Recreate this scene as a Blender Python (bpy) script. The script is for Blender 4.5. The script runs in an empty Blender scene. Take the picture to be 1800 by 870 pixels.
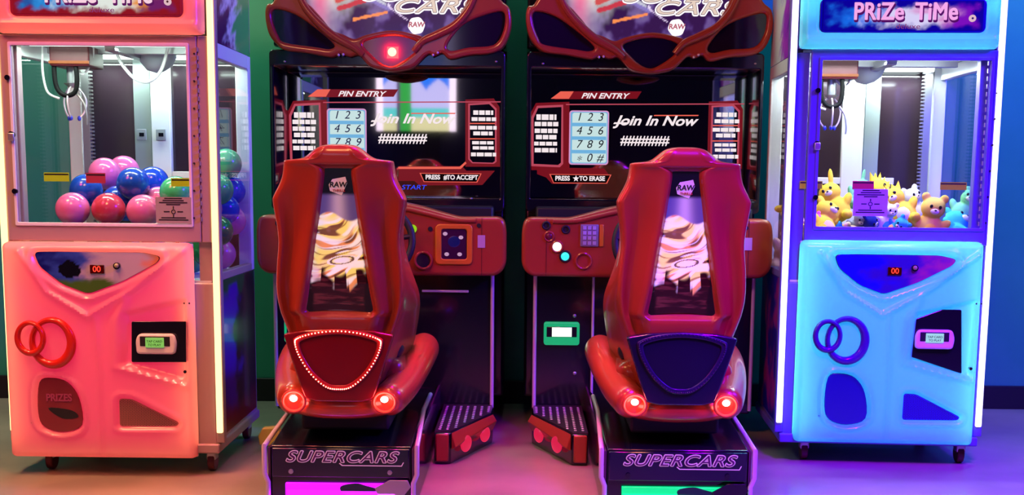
import bpy, bmesh, math, random
from mathutils import Vector, Matrix, noise
random.seed(7)
PI = math.pi
SC = bpy.context.scene
COL = SC.collection

# ------------------------------------------------------------------ camera, world, lights, exposure
F = 2100.0; PX, PY = 900.0, 594.0; CAMZ = 1.12
PITCH = math.atan(284/2100); YAW = math.radians(0.55); ROLL = math.radians(0.52)
CR = Matrix.Rotation(YAW, 3, 'Z') @ Matrix.Rotation(PI/2-PITCH, 3, 'X') @ Matrix.Rotation(ROLL, 3, 'Z')
cam = bpy.data.objects.new('camera', bpy.data.cameras.new('camera'))
COL.objects.link(cam)
cam.matrix_world = Matrix.Translation((0, 0, CAMZ)) @ CR.to_4x4()
cam.data.sensor_width = 36; cam.data.lens = F/1800*36
cam.data.shift_x = (900-PX)/1800; cam.data.shift_y = (PY-435)/1800
SC.camera = cam
SC.view_settings.view_transform = 'Standard'; SC.view_settings.look = 'None'
SC.view_settings.gamma = 1; SC.view_settings.use_curve_mapping = False
SC.view_settings.exposure = -0.12
SC.cycles.max_bounces = 8; SC.cycles.transparent_max_bounces = 12
SC.cycles.sample_clamp_indirect = 4.0
w = bpy.data.worlds.new('world'); SC.world = w; w.use_nodes = True
w.node_tree.nodes['Background'].inputs[0].default_value = (0.008, 0.001, 0.10, 1)
w.node_tree.nodes['Background'].inputs[1].default_value = 0.30

def area(name, loc, target, size, color, power, sy=None, spread=180):
    l = bpy.data.lights.new(name, 'AREA'); l.color = color; l.energy = power
    l.shape = 'RECTANGLE'; l.size = size; l.size_y = sy or size; l.spread = math.radians(spread)
    o = bpy.data.objects.new(name, l); COL.objects.link(o); o.location = loc
    d = Vector(target)-Vector(loc); o.rotation_euler = d.to_track_quat('-Z', 'Y').to_euler()
    return o
area('ceiling_light_warm', (-1.3, 2.0, 3.2), (-0.8, 4.4, 0.4), 0.6, (1.0, 0.42, 0.16), 42)
area('ceiling_light_pink', (-2.4, 2.8, 2.7), (-0.9, 4.4, 0.2), 0.6, (1.0, 0.06, 0.16), 34)
area('ceiling_light_blue', (2.9, 3.1, 2.7), (0.5, 4.8, 0.3), 0.7, (0.07, 0.003, 1.0), 230)
area('floor_fill_magenta', (-0.1, 4.0, 3.1), (-0.1, 4.25, 0.0), 0.3, (1.0, 0.0, 0.50), 9, None, 45)  # added to tint the floor magenta; stands in for the base glow
area('floor_fill_salmon', (-1.3, 3.75, 3.1), (-1.25, 3.95, 0.0), 0.3, (1.0, 0.26, 0.16), 6, None, 40)  # fill added to warm the floor before the pink crane
area('floor_fill_salmon', (0.15, 3.2, 3.1), (0.10, 3.95, 0.0), 0.3, (1.0, 0.28, 0.14), 2.0, None, 30)  # second salmon fill, added for the middle of the floor
area('ceiling_light_wall_green', (-0.3, 5.45, 3.1), (-0.3, 5.86, 1.6), 2.2, (0.55, 1.0, 0.8), 34, 0.3)
area('ceiling_light_wall_blue', (2.3, 4.9, 3.0), (2.4, 5.8, 0.9), 0.6, (0.01, 0.45, 1.0), 34)
area('wall_fill_left', (-2.1, 5.35, 3.1), (-2.1, 5.86, 1.3), 0.5, (0.65, 1.0, 0.70), 30, 0.3)  # added so the wall behind the left crane's glass shows green
area('floor_fill_amber', (-2.3, 3.5, 2.8), (-1.8, 4.0, 0), 0.4, (1.0, 0.72, 0.25), 5, None, 60)  # fill added to turn the far left floor tan
area('floor_fill_purple', (1.3, 2.2, 3.0), (1.5, 4.0, 0.0), 0.5, (0.25, 0.0, 1.0), 55, None, 60)  # added to push violet onto the floor at the right

# ------------------------------------------------------------------ helpers
def U(px, py, D):
    v = CR @ Vector(((px-PX)/F, -(py-PY)/F, -1.0))
    return Vector((0, 0, CAMZ)) + v*(D/v.y)
def lin(h):
    c = [int(h[i:i+2], 16)/255 for i in (0, 2, 4)]
    return tuple((x/12.92 if x <= .04045 else ((x+.055)/1.055)**2.4) for x in c)
MATS = {}
def mat(name, color=(.5,.5,.5), rough=.5, metal=0.0, emit=None, es=0.0, coat=0.0, spec=.5, bump=None, ior=1.45):
    if name in MATS: return MATS[name]
    if isinstance(color, str): color = lin(color)
    if isinstance(emit, str): emit = lin(emit)
    m = bpy.data.materials.new(name); m.use_nodes = True
    b = m.node_tree.nodes['Principled BSDF']
    b.inputs['Base Color'].default_value = (*color, 1); b.inputs['Roughness'].default_value = rough
    b.inputs['Metallic'].default_value = metal; b.inputs['Coat Weight'].default_value = coat
    b.inputs['Specular IOR Level'].default_value = spec; b.inputs['IOR'].default_value = ior
    b.inputs['Coat Roughness'].default_value = .08
    if emit: b.inputs['Emission Color'].default_value = (*emit, 1); b.inputs['Emission Strength'].default_value = es
    if bump:
        n = m.node_tree.nodes; t = n.new('ShaderNodeTexNoise'); t.inputs['Scale'].default_value = bump[0]
        t.inputs['Detail'].default_value = 4
        tc = n.new('ShaderNodeTexCoord'); bp = n.new('ShaderNodeBump'); bp.inputs['Strength'].default_value = bump[1]
        L = m.node_tree.links; L.new(tc.outputs['Object'], t.inputs['Vector']); L.new(t.outputs['Fac'], bp.inputs['Height'])
        L.new(bp.outputs['Normal'], b.inputs['Normal'])
    MATS[name] = m; return m
def mat_vc(name, es=0.0, rough=.25, coat=.3, base=1.0):
    if name in MATS: return MATS[name]
    m = mat(name, (0,0,0), rough, coat=coat)
    n = m.node_tree.nodes; L = m.node_tree.links; b = n['Principled BSDF']
    a = n.new('ShaderNodeAttribute'); a.attribute_name = 'art'
    if base: L.new(a.outputs['Color'], b.inputs['Base Color'])
    if es: L.new(a.outputs['Color'], b.inputs['Emission Color']); b.inputs['Emission Strength'].default_value = es
    return m
def glass_mat(name='clear_glass', tint=(.96,.99,.98), refl=1.45):
    if name in MATS: return MATS[name]
    m = bpy.data.materials.new(name); m.use_nodes = True; n = m.node_tree.nodes; L = m.node_tree.links
    n.clear(); o = n.new('ShaderNodeOutputMaterial'); t = n.new('ShaderNodeBsdfTransparent'); g = n.new('ShaderNodeBsdfGlossy')
    t.inputs[0].default_value = (*tint, 1); g.inputs['Roughness'].default_value = .02
    f = n.new('ShaderNodeLayerWeight'); f.inputs[0].default_value = .5; x = n.new('ShaderNodeMixShader')
    pw = n.new('ShaderNodeMath'); pw.operation = 'POWER'; pw.inputs[1].default_value = 5; ma = n.new('ShaderNodeMath'); ma.operation = 'MULTIPLY_ADD'
    ma.inputs[1].default_value = .5; ma.inputs[2].default_value = .03
    L.new(f.outputs['Facing'], pw.inputs[0]); L.new(pw.outputs[0], ma.inputs[0]); L.new(ma.outputs[0], x.inputs[0]); L.new(t.outputs[0], x.inputs[1]); L.new(g.outputs[0], x.inputs[2]); L.new(x.outputs[0], o.inputs[0])
    MATS[name] = m; return m
def translucent_mat(name, color=(.9,.9,.9)):
    if name in MATS: return MATS[name]
    m = bpy.data.materials.new(name); m.use_nodes = True; n = m.node_tree.nodes; L = m.node_tree.links
    n.clear(); o = n.new('ShaderNodeOutputMaterial'); t = n.new('ShaderNodeBsdfTranslucent'); d = n.new('ShaderNodeBsdfDiffuse')
    g = n.new('ShaderNodeBsdfGlossy'); g.inputs['Roughness'].default_value = .25
    t.inputs[0].default_value = (*color, 1); d.inputs[0].default_value = (*color, 1)
    x = n.new('ShaderNodeMixShader'); x.inputs[0].default_value = .45; y = n.new('ShaderNodeMixShader'); y.inputs[0].default_value = .05
    L.new(t.outputs[0], x.inputs[1]); L.new(d.outputs[0], x.inputs[2]); L.new(x.outputs[0], y.inputs[1]); L.new(g.outputs[0], y.inputs[2])
    L.new(y.outputs[0], o.inputs[0]); MATS[name] = m; return m

def link(name, me, m, parent=None, smooth=True, label=None):
    o = bpy.data.objects.new(name, me); COL.objects.link(o)
    if m and not me.materials: me.materials.append(m)
    if smooth:
        for p in me.polygons: p.use_smooth = True
        try: me.set_sharp_from_angle(angle=math.radians(38))
        except Exception: pass
    if parent: o.parent = parent
    if label: o['label'] = label
    return o
def obj(name, bm, m, parent=None, bevel=0.0, seg=2, smooth=True, label=None, recalc=True):
    if recalc: bmesh.ops.recalc_face_normals(bm, faces=bm.faces)
    me = bpy.data.meshes.new(name); bm.to_mesh(me); bm.free()
    o = link(name, me, m, parent, smooth, label)
    if bevel:
        b = o.modifiers.new('bevel', 'BEVEL'); b.width = bevel; b.segments = seg; b.limit_method = 'ANGLE'; b.angle_limit = math.radians(35)
    return o
def tag(o, label, cat, group=None):
    o['label'] = label; o['category'] = cat
    if group: o['group'] = group
    return o
def thing(name, label, cat, loc=(0,0,0), rz=0, group=None):
    o = bpy.data.objects.new(name, None); COL.objects.link(o); o.empty_display_size = .1
    o.location = loc; o.rotation_euler = (0, 0, rz); return tag(o, label, cat, group)
def box(bm, x0, x1, y0, y1, z0, z1):
    v = [bm.verts.new((x, y, z)) for x in (x0, x1) for y in (y0, y1) for z in (z0, z1)]
    for f in ((0,1,3,2),(4,6,7,5),(0,4,5,1),(2,3,7,6),(0,2,6,4),(1,5,7,3)): bm.faces.new([v[i] for i in f])
def bx(*a):
    bm = bmesh.new(); box(bm, *a); return bm
def spl(pts, n=6, closed=True):
    out = []; N = len(pts)
    rng = range(N) if closed else range(N-1)
    for i in rng:
        p0, p1, p2, p3 = (pts[(i+k-1) % N] if closed else pts[max(0, min(N-1, i+k-1))] for k in range(4))
        for j in range(n):
            t = j/n
            out.append(tuple(.5*((2*b)+(-a+c)*t+(2*a-5*b+4*c-d)*t*t+(-a+3*b-3*c+d)*t**3) for a, b, c, d in zip(p0, p1, p2, p3)))
    if not closed: out.append(tuple(pts[-1]))
    return out
def rrect(x0, x1, z0, z1, r, n=5):
    out = []
    for cx, cz, a0 in ((x1-r, z1-r, 0), (x0+r, z1-r, 90), (x0+r, z0+r, 180), (x1-r, z0+r, 270)):
        for k in range(n+1):
            a = math.radians(a0+90*k/n); out.append((cx+r*math.cos(a), cz+r*math.sin(a)))
    return out
def rpoly(pts, r, n=4):                      # polygon with rounded corners
    out = []; N = len(pts)
    for i in range(N):
        p = Vector(pts[i][:2]); a = Vector(pts[i-1][:2])-p; b = Vector(pts[(i+1) % N][:2])-p
        ra = min(r, a.length*.45); rb = min(r, b.length*.45)
        A = p+a.normalized()*ra; B = p+b.normalized()*rb
        for k in range(n+1):
            t = k/n; q = A*(1-t)**2+p*2*t*(1-t)+B*t*t; out.append((q.x, q.y))
    return out
def plate(name, loops, y, th, m, parent=None, bevel=0.0, label=None, res=2):
    """filled outline (with holes) in the x-z plane, front face at y, going back by th"""
    cu = bpy.data.curves.new('c', 'CURVE'); cu.dimensions = '2D'; cu.fill_mode = 'BOTH'
    for lp in loops:
        s = cu.splines.new('POLY'); s.points.add(len(lp)-1)
        for i, p in enumerate(lp): s.points[i].co = (p[0], p[1], 0, 1)
        s.use_cyclic_u = True
    bevel = min(bevel, th/2*.98)
    cu.extrude = max(0, th/2-bevel); cu.bevel_depth = bevel; cu.offset = -bevel; cu.bevel_resolution = res
    o = bpy.data.objects.new('tmp', cu); COL.objects.link(o)
    dg = bpy.context.evaluated_depsgraph_get(); me = bpy.data.meshes.new_from_object(o.evaluated_get(dg))
    bpy.data.objects.remove(o); bpy.data.curves.remove(cu)
    for v in me.vertices:
        x, yy, z = v.co; v.co = (x, -z+y+th/2, yy)
    me.name = name; me.materials.clear()
    return link(name, me, m, parent, True, label)
def text(name, body, size, x, y, z, m, parent=None, shear=0, ext=.001, off=0.0, align='CENTER', sx=1.0, space=1.0, label=None, bev=0.0, ay='CENTER', halo=0.0):
    cu = bpy.data.curves.new('t', 'FONT'); cu.body = body; cu.size = size; cu.shear = shear; cu.extrude = ext; cu.offset = off
    cu.align_x = align; cu.align_y = ay; cu.space_character = space; cu.bevel_depth = bev
    o = bpy.data.objects.new('tmp', cu); COL.objects.link(o)
    dg = bpy.context.evaluated_depsgraph_get(); me = bpy.data.meshes.new_from_object(o.evaluated_get(dg))
    bpy.data.objects.remove(o); bpy.data.curves.remove(cu)
    for v in me.vertices:
        a, b, c = v.co; v.co = (a*sx+x, -c+y, b+z)
    if halo:
        bm = bmesh.new()
        for k in range(12):
            n0 = len(bm.verts); bm.from_mesh(me); bm.verts.ensure_lookup_table()
            for q in bm.verts[n0:]: q.co.x += halo*math.cos(k*PI/6); q.co.z += halo*math.sin(k*PI/6); q.co.y += .00004*k
        bm.to_mesh(me); bm.free()
    me.name = name; me.materials.clear()
    return link(name, me, m, parent, False, label)
def tube(bm, pts, r, n=8, closed=False, caps=True):
    pts = [Vector(p) for p in pts]; N = len(pts); rr = r if isinstance(r, (list, tuple)) else [r]*N
    rings = []; up = None
    for i, p in enumerate(pts):
        if closed: t = pts[(i+1) % N]-pts[i-1]
        else: t = pts[min(i+1, N-1)]-pts[max(i-1, 0)]
        t.normalize()
        if up is None: up = Vector((0,0,1)) if abs(t.z) < .9 else Vector((0,1,0))
        s = t.cross(up)
        if s.length < 1e-4: s = t.cross(Vector((1,0,0)))
        s.normalize(); up = s.cross(t).normalized()
        rings.append([bm.verts.new(p+(s*math.cos(2*PI*k/n)+up*math.sin(2*PI*k/n))*rr[i]) for k in range(n)])
    for i in range(N if closed else N-1):
        a, b = rings[i], rings[(i+1) % N]
        for k in range(n): bm.faces.new((a[k], a[(k+1) % n], b[(k+1) % n], b[k]))
    if not closed and caps: bm.faces.new(rings[0][::-1]); bm.faces.new(rings[-1])
def ball(bm, c, r, u=24, v=14, rot=None):
    r = (r, r, r) if not isinstance(r, (tuple, list)) else r
    M = Matrix.Translation(c) @ (rot.to_4x4() if rot else Matrix.Identity(4)) @ Matrix.Diagonal((*r, 1))
    bmesh.ops.create_uvsphere(bm, u_segments=u, v_segments=v, radius=1, matrix=M)
def cyl(bm, p0, p1, r, r2=None, n=24):
    tube(bm, [p0, p1], [r, r if r2 is None else r2], n)
def grid_art(name, P, colf, nu, nv, m, parent, label=None):
    """P(u,v)->point, colf(u,v)->linear rgb; the artwork is printed as a colour attribute"""
    bm = bmesh.new(); vs = [[bm.verts.new(P(i/nu, j/nv)) for i in range(nu+1)] for j in range(nv+1)]
    for j in range(nv):
        for i in range(nu): bm.faces.new((vs[j][i], vs[j][i+1], vs[j+1][i+1], vs[j+1][i]))
    me = bpy.data.meshes.new(name); bm.to_mesh(me); bm.free()
    a = me.color_attributes.new('art', 'FLOAT_COLOR', 'POINT'); k = 0
    for j in range(nv+1):
        for i in range(nu+1):
            a.data[k].color = (*colf(i/nu, j/nv), 1); k += 1
    return link(name, me, m, parent, True, label)
def nz(x, y, z=0): return noise.fractal(Vector((x, y, z)), .8, 2.0, 4)
def mixc(a, b, t):
    t = max(0, min(1, t)); return tuple(p*(1-t)+q*t for p, q in zip(a, b))
def sst(a, b, x):
    t = max(0, min(1, (x-a)/(b-a))); return t*t*(3-2*t)
def inpoly(x, z, P):
    c = False; j = len(P)-1
    for i in range(len(P)):
        if (P[i][1] > z) != (P[j][1] > z) and x < (P[j][0]-P[i][0])*(z-P[i][1])/(P[j][1]-P[i][1])+P[i][0]: c = not c
        j = i
    return c
def segd(x, z, a, b):
    ax, az = a; bx_, bz = b; dx, dz = bx_-ax, bz-az; t = max(0, min(1, ((x-ax)*dx+(z-az)*dz)/(dx*dx+dz*dz+1e-12)))
    return math.hypot(x-ax-dx*t, z-az-dz*t)
def polyd(x, z, P):                          # signed distance, negative inside
    d = min(segd(x, z, P[i-1], P[i]) for i in range(len(P)))
    return -d if inpoly(x, z, P) else d

# ------------------------------------------------------------------ materials
BLACK = mat('black_gloss', (.006,.005,.010), .16, coat=.6)
BLACKM = mat('black_matte', (.012,.010,.014), .55)
RED = mat('red_orange_gelcoat', (.40,.052,.022), .30, coat=.5)
CHROME = mat('chrome_edge', (.88,.74,.82), .28, metal=.35, coat=.5)
STEEL = mat('brushed_steel', (.55,.55,.56), .35, metal=.8)
WHITEP = mat('white_powder_coat', (.78,.80,.80), .35)
WHITE = mat('white_plastic', (.8,.8,.8), .4)
RUBBER = mat('rubber', (.004,.004,.004), .6, spec=.2)
GLASS = glass_mat()
E = lambda n, c, s: mat('glow_'+n, (0,0,0), .3, emit=c, es=s)
LAMP = E('lamp_white', 'fff0e0', 6); LAMPRED = E('lamp_red', 'ff2010', 5)
SCREENW = E('screen_white', 'fff0f4', 1.0); SCRED = E('screen_red', 'a01828', .55); SCPINK = E('screen_pink', 'e05870', .7)
SCREDL = E('screen_red_light', 'ff6a58', .9); SCBLK = mat('screen_black', (.004,.002,.008), .1)

# ------------------------------------------------------------------ room
def room_mat(name, c1, c2, rough, sc, bump=.05, coat=0):
    m = mat(name, c1, rough, coat=coat); n = m.node_tree.nodes; L = m.node_tree.links; b = n['Principled BSDF']
    tc = n.new('ShaderNodeTexCoord'); t = n.new('ShaderNodeTexNoise'); t.inputs['Scale'].default_value = sc; t.inputs['Detail'].default_value = 6
    r = n.new('ShaderNodeValToRGB'); r.color_ramp.elements[0].color = (*c1, 1); r.color_ramp.elements[1].color = (*c2, 1)
    r.color_ramp.elements[0].position = .35; r.color_ramp.elements[1].position = .68
    bp = n.new('ShaderNodeBump'); bp.inputs['Strength'].default_value = bump
    L.new(tc.outputs['Object'], t.inputs['Vector']); L.new(t.outputs['Fac'], r.inputs['Fac']); L.new(r.outputs[0], b.inputs['Base Color'])
    L.new(t.outputs['Fac'], bp.inputs['Height']); L.new(bp.outputs[0], b.inputs['Normal']); return m
WALLM = room_mat('teal_wall_paint', (.03,.34,.20), (.045,.38,.23), .55, 3)
FLOORM = room_mat('polished_concrete', (.26,.23,.19), (.42,.36,.29), .28, 2.2, .04, .3)
WALLY = 5.86
def struct(o): o['kind'] = 'structure'; return o
struct(obj('floor', bx(-4, 4, -2.0, 6.1, -.1, 0), FLOORM, smooth=False))
struct(obj('wall_back', bx(-4, 4, WALLY, 6.1, 0, 3.4), WALLM, smooth=False))
struct(obj('wall_front', bx(-4, 4, -2.1, -1.98, 0, 3.4), mat('dark_wall_paint', (.03,.03,.06), .7), smooth=False))
struct(obj('baseboard_back', bx(-4, 4, WALLY-.02, WALLY, 0, .115), BLACKM, bevel=.004))

# ------------------------------------------------------------------ crane machines
CY1 = 4.375; CX1 = U(201, 600, CY1).x
CY2 = 4.66;  CX2 = U(1550, 600, CY2).x; CRZ = math.radians(-3.0)
def c(px, py, D=CY1):                       # photo of the left crane -> its own frame
    p = U(px, py, D); return (p.x-CX1, p.z)
def c2(px, py, D=CY2):
    p = U(px, py, D); return (p.x-CX2, p.z)
HW = .375; DEP = .67

def lit_panel(name, outline_box, rad, feats, depth, parent, m, y0, n=(110, 120), holes=()):
    """moulded translucent sheet: relief front, edge turned back to y0"""
    x0, x1, z0, z1 = outline_box; nu, nv = n
    R = rrect(x0, x1, z0, z1, rad)
    bm = bmesh.new(); vs = {}
    for j in range(nv+1):
        for i in range(nu+1):
            fx = (1-math.cos(PI*i/nu))/2*.5+.5*i/nu; fz = (1-math.cos(PI*j/nv))/2*.5+.5*j/nv
            x = x0+(x1-x0)*fx; z = z0+(z1-z0)*fz
            # pull the corners in to the rounded outline
            cx = min(max(x, x0+rad), x1-rad); cz = min(max(z, z0+rad), z1-rad)
            dx, dz = x-cx, z-cz
            if dx and dz:
                q = max(abs(dx), abs(dz)); l = math.hypot(dx, dz); x = cx+dx*q/l; z = cz+dz*q/l
            d = min(x-x0, x1-x, z-z0, z1-z)
            if dx and dz: d = rad-math.hypot(x-cx, z-cz)
            e = max(0, 1-d/.028); h = depth*math.sqrt(max(0, 1-e*e)) if e < 1 else 0
            h += feats(x, z)*min(1, d/.03)
            vs[i, j] = bm.verts.new((x, y0-h, z))
    for j in range(nv):
        for i in range(nu): bm.faces.new((vs[i, j], vs[i+1, j], vs[i+1, j+1], vs[i, j+1]))
    return obj(name, bm, m, parent, recalc=False)

def ring_mesh(cx, cz, a, b, wmin, wmax, y, th=.02, ang=0):
    bm = bmesh.new(); N = 56; n = 10; rings = []
    for i in range(N):
        t = 2*PI*i/N; ww = wmin+(wmax-wmin)*(.5+.5*math.cos(t-ang))
        px, pz = cx+a*math.cos(t), cz+b*math.sin(t); nx, nz_ = math.cos(t), math.sin(t)
        rings.append([bm.verts.new((px+nx*ww*math.cos(2*PI*k/n), y-th*math.sin(2*PI*k/n), pz+nz_*ww*math.cos(2*PI*k/n))) for k in range(n)])
    for i in range(N):
        for k in range(n): bm.faces.new((rings[i][k], rings[i][(k+1) % n], rings[(i+1) % N][(k+1) % n], rings[(i+1) % N][k]))
    return bm

def crane(root, sgn, th):
    """sgn +1: left machine.  th: dictionary of colours"""
    P = root; sh = 0 if sgn > 0 else .053
    def c(px, py, D=CY1):
        p = U(px, py, D); return (p.x-CX1+sh, p.z)
    zt = 2.03
    winT = c(180, 81)[1]; winB = c(180, 392)[1]; mqB = c(180, 62)[1]
    fr = mat('crane_frame_'+th['n'], th['frame'], .38, metal=.1)  # silver frame paint with each machine's coloured light put into its colour
    ART = mat_vc('cabinet_vinyl', 0, .35, .3)
    # body: lower box, open playfield, top box
    zl0 = .10; zf = .72; zc = 1.60
    bm = bmesh.new()
    box(bm, -HW, HW, 0.0, DEP, zl0, zf)
    obj('lower_cabinet', bm, fr, P, bevel=.006)
    obj('playfield_floor', bx(-HW+.01, HW-.01, .01, DEP-.01, zf, zf+.008), WHITEP, P)
    bm = bmesh.new(); box(bm, -HW, HW, .012, DEP, zc+.012, zt); obj('top_cabinet', bm, fr, P, bevel=.006)
    obj('playfield_ceiling', bx(-HW+.03, HW-.03, .03, DEP-.03, zc, zc+.011), WHITEP, P)
    # front upright frame posts + door frame with the window hole
    x0, x1 = -HW, HW
    hole = rrect(c(27, 200)[0], c(331, 200)[0], winB, winT, .004)
    door = rrect(c(5, 200)[0]+.004, c(350, 200)[0], c(180, 424)[1], mqB, .004)
    plate('door_frame', [door, hole], -.012, .024, fr, P, bevel=.004)
    plate('door_trim', [rrect(hole[12][0]-.012, hole[0][0]+.012, winB-.012, winT+.012, .006), rrect(hole[12][0]-.001, hole[0][0]+.001, winB+.001, winT-.001, .004)], -.017, .005, WHITEP if sgn > 0 else fr, P, bevel=.002)
    bm = bmesh.new(); box(bm, min(c(351, 200)[0], HW-.012), HW, -.012, .02, c(180, 424)[1], mqB); obj('hinge_post', bm, fr, P, bevel=.003)
    bm = bmesh.new(); hgx = c(351, 200)[0] if sgn > 0 else HW-.035
    for k in range(22):
        z = winB+.01+(winT-winB)*k/22; cyl(bm, (hgx, -.016, z), (hgx, -.016, z+.016), .0035, n=8)
    obj('door_hinge', bm, STEEL, P)
    for (qx, qy) in ((15, 137), (22, 237), (28, 336)):
        a, z = c(qx, qy); bm = bmesh.new(); cyl(bm, (a+.004, -.012, z), (a+.004, -.024, z), .0095 if qy != 237 else .012, n=16)
        lk = obj('door_lock', bm, BLACK, P)
        if qy == 237: obj('lock_hasp', bx(a-.006, a+.016, -.03, -.02, z-.022, z+.006), STEEL, lk, bevel=.003)
    for k in range(7):
        bm = bmesh.new(); a, z = c(343, 95+48*k); cyl(bm, (a, -.012, z), (a, -.0155, z), .0035, n=10); obj('frame_screw', bm, BLACKM, P)
    plate('front_glass', [rrect(hole[12][0]-.004, hole[0][0]+.004, winB-.004, winT+.004, .003)], -.004, .004, GLASS, P)
    # side frames with windows, both sides
    for s in (-1, 1):
        for (ya, yb, za, zb, nm) in ((0, .055, zf, zc, 'front_corner_post'), (DEP-.055, DEP, zf, zc, 'rear_corner_post')):
            xa = s*HW; xb = s*(HW-.055)
            obj(nm, bx(min(xa, xb), max(xa, xb), ya+.012, yb, za, zb), WHITEP if nm[0] == 'r' else fr, P, bevel=.004)
        xs = sorted((s*HW, s*(HW-.006)))
        plate_ = bx(xs[0]*1.0, xs[1], .055, DEP-.055, zf+.0, zc-.0)
        obj('side_glass', plate_, GLASS, P)
        obj('side_top_rail', bx(*sorted((s*HW*1.002, s*(HW-.03))), .05, DEP-.05, 1.545, zc), WHITEP, P, bevel=.003)
        obj('side_bottom_rail', bx(*sorted((s*HW*1.002, s*(HW-.03))), .05, DEP-.05, zf, zf+.03), fr, P, bevel=.003)
        # printed vinyl on the sides
        up = th['up']; lo = th['lo']
        grid_art('upper_side_artwork', lambda u, v, s=s: (s*(HW+.0015), .03+u*(DEP-.05), zc+.0+v*(zt-zc-.01)), lambda u, v: up(u, v), 50, 50, ART, P)
        grid_art('lower_side_artwork', lambda u, v, s=s: (s*(HW+.0015), .03+u*(DEP-.05), zl0+.03+v*(zf-zl0-.03)), lambda u, v: lo(u, v), 50, 60, ART, P)
    # back of the playfield: dark mirror panels between white posts
    obj('rear_panel', bx(-HW+.055, HW-.055, DEP-.02, DEP-.005, zf, zc), mat('smoked_mirror', (.035,.02,.03), .08, spec=.8), P)
    obj('rear_centre_post', bx(*( (-.03, .05) if sgn > 0 else (-.06, .03)), DEP-.05, DEP-.02, zf, zc), WHITEP, P, bevel=.004)
    gx = (-.105, -.035) if sgn > 0 else (.035, .10)
    obj('post_reflection_bar', bx(*gx, DEP-.035, DEP-.02, zf, zc), mat('post_reflection_grey', (.25,.29,.29), .4), P, bevel=.003)  # grey bar built for a post's reflection in the rear mirror
    rx = sgn*-.305
    bm = bmesh.new(); box(bm, min(rx, rx+sgn*.03), max(rx, rx+sgn*.03), DEP-.075, DEP-.055, zf, zc)
    for k in range(58):
        z = zf+.01+k*.015; box(bm, *(sorted((rx+sgn*.03, rx+sgn*.042))), DEP-.073, DEP-.057, z, z+.007)
    obj('cable_rack', bm, STEEL, P)
    for (q0, q1, zz) in (((.05, .13, 1.10), (-.15, -.105, 1.10)) if sgn > 0 else ((-.16, -.06, 1.10), (.1, .17, 1.10))):
        obj('cross_bar', bx(q0, q1, DEP-.045, DEP-.03, zz, zz+.028), WHITE, P, bevel=.002)
    if sgn > 0:
        for xx in (-.07, .01):
            l = obj('latch_plate', bx(xx-.02, xx+.02, DEP-.057, DEP-.05, 1.255, 1.30), mat('latch_grey', (.3,.33,.33), .4), P, bevel=.002)
            obj('latch_hole', bx(xx-.008, xx+.012, DEP-.060, DEP-.0565, 1.27, 1.285), BLACK, l)
    # gantry
    gz = 1.57
    g = obj('gantry_rail', bx(-HW+.06, HW-.06, .28, .31, gz, gz+.03), STEEL, P, bevel=.002)
    obj('gantry_rail', bx(-.02, .02, .06, DEP-.08, gz-.01, gz+.02), STEEL, P, bevel=.002)
    kx = -.21 if sgn > 0 else -.19
    cr = obj('crane_carriage', bx(kx-.06, kx+.09, .18, .34, 1.515, 1.59), mat('carriage_red', (.10,.01,.015), .4), P, bevel=.006)
    obj('carriage_strip', bx(kx-.06, kx+.09, .174, .18, 1.524, 1.534), E('carriage_orange', 'ff9040', .8), cr)
    # claw: motor barrel, hub and three bent prongs with blue tips
    bm = bmesh.new(); cz0 = 1.515
    cyl(bm, (kx+.0, .24, cz0), (kx, .24, cz0-.06), .018); cyl(bm, (kx, .24, cz0-.06), (kx, .24, cz0-.075), .030, .012)
    cl = obj('claw_hub', bm, STEEL, P)
    for k in range(3):
        a = k*2*PI/3+.5; bm = bmesh.new(); dx, dy = math.cos(a), math.sin(a)
        pts = [(kx+dx*r, .24+dy*r, cz0-.07-h) for r, h in ((.008, 0), (.034, .02), (.05, .055), (.042, .095), (.022, .12))]
        tube(bm, spl(pts, 5, False), .0035); obj('claw_prong', bm, CHROME, cl)
        bm = bmesh.new(); ball(bm, pts[-1], (.007, .007, .010), 10, 8); obj('prong_tip', bm, mat('blue_tip', (.03,.04,.5), .3), cl)
    bm = bmesh.new(); pts = [(kx-.045, .2, 1.60), (kx-.05, .2, 1.50), (kx-.042, .2, 1.435), (kx-.012, .2, 1.408), (kx+.025, .2, 1.42), (kx+.035, .2, 1.47), (kx+.03, .2, 1.53)]
    tube(bm, spl(pts, 6, False), .009, 10); obj('black_cable', bm, RUBBER, P)
    bm = bmesh.new(); pts = [(kx-.085, .19, 1.60), (kx-.09, .19, 1.50), (kx-.075, .19, 1.42), (kx-.03, .19, 1.395)]
    tube(bm, spl(pts, 6, False), .0045, 8)
    pts = [(kx+.01, .23, 1.52), (kx+.05, .23, 1.49), (kx+.085, .23, 1.55), (kx+.09, .23, 1.60)]
    tube(bm, spl(pts, 6, False), .005, 8); obj('white_cable', bm, WHITE, P)
    bm = bmesh.new(); pts = [(kx+.02, .22, 1.42), (kx+.05, .22, 1.38), (kx+.06, .22, 1.33), (kx+.058, .22, 1.30)]
    tube(bm, spl(pts, 6, False), .004, 8); obj('sensor_cable', bm, STEEL, P)
    # long white cable loop + motor dome under the ceiling
    mx = .0 if sgn > 0 else -.09
    bm = bmesh.new(); pts = [(mx-.05, .25, 1.60), (mx-.02, .25, 1.53), (mx+.03, .25, 1.475), (mx+.085, .25, 1.467), (mx+.13, .25, 1.51), (mx+.16, .25, 1.60)]
    if sgn > 0: tube(bm, spl(pts, 7, False), .0065, 8); obj('cable_loop', bm, WHITE, P)
    else: bm.free()
    bm = bmesh.new(); tube(bm, [(mx+.07, .40, 1.60), (mx+.075, .40, 1.56), (mx+.08, .40, 1.53), (mx+.085, .40, 1.515)], [.075, .07, .05, .02], 28)
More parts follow.
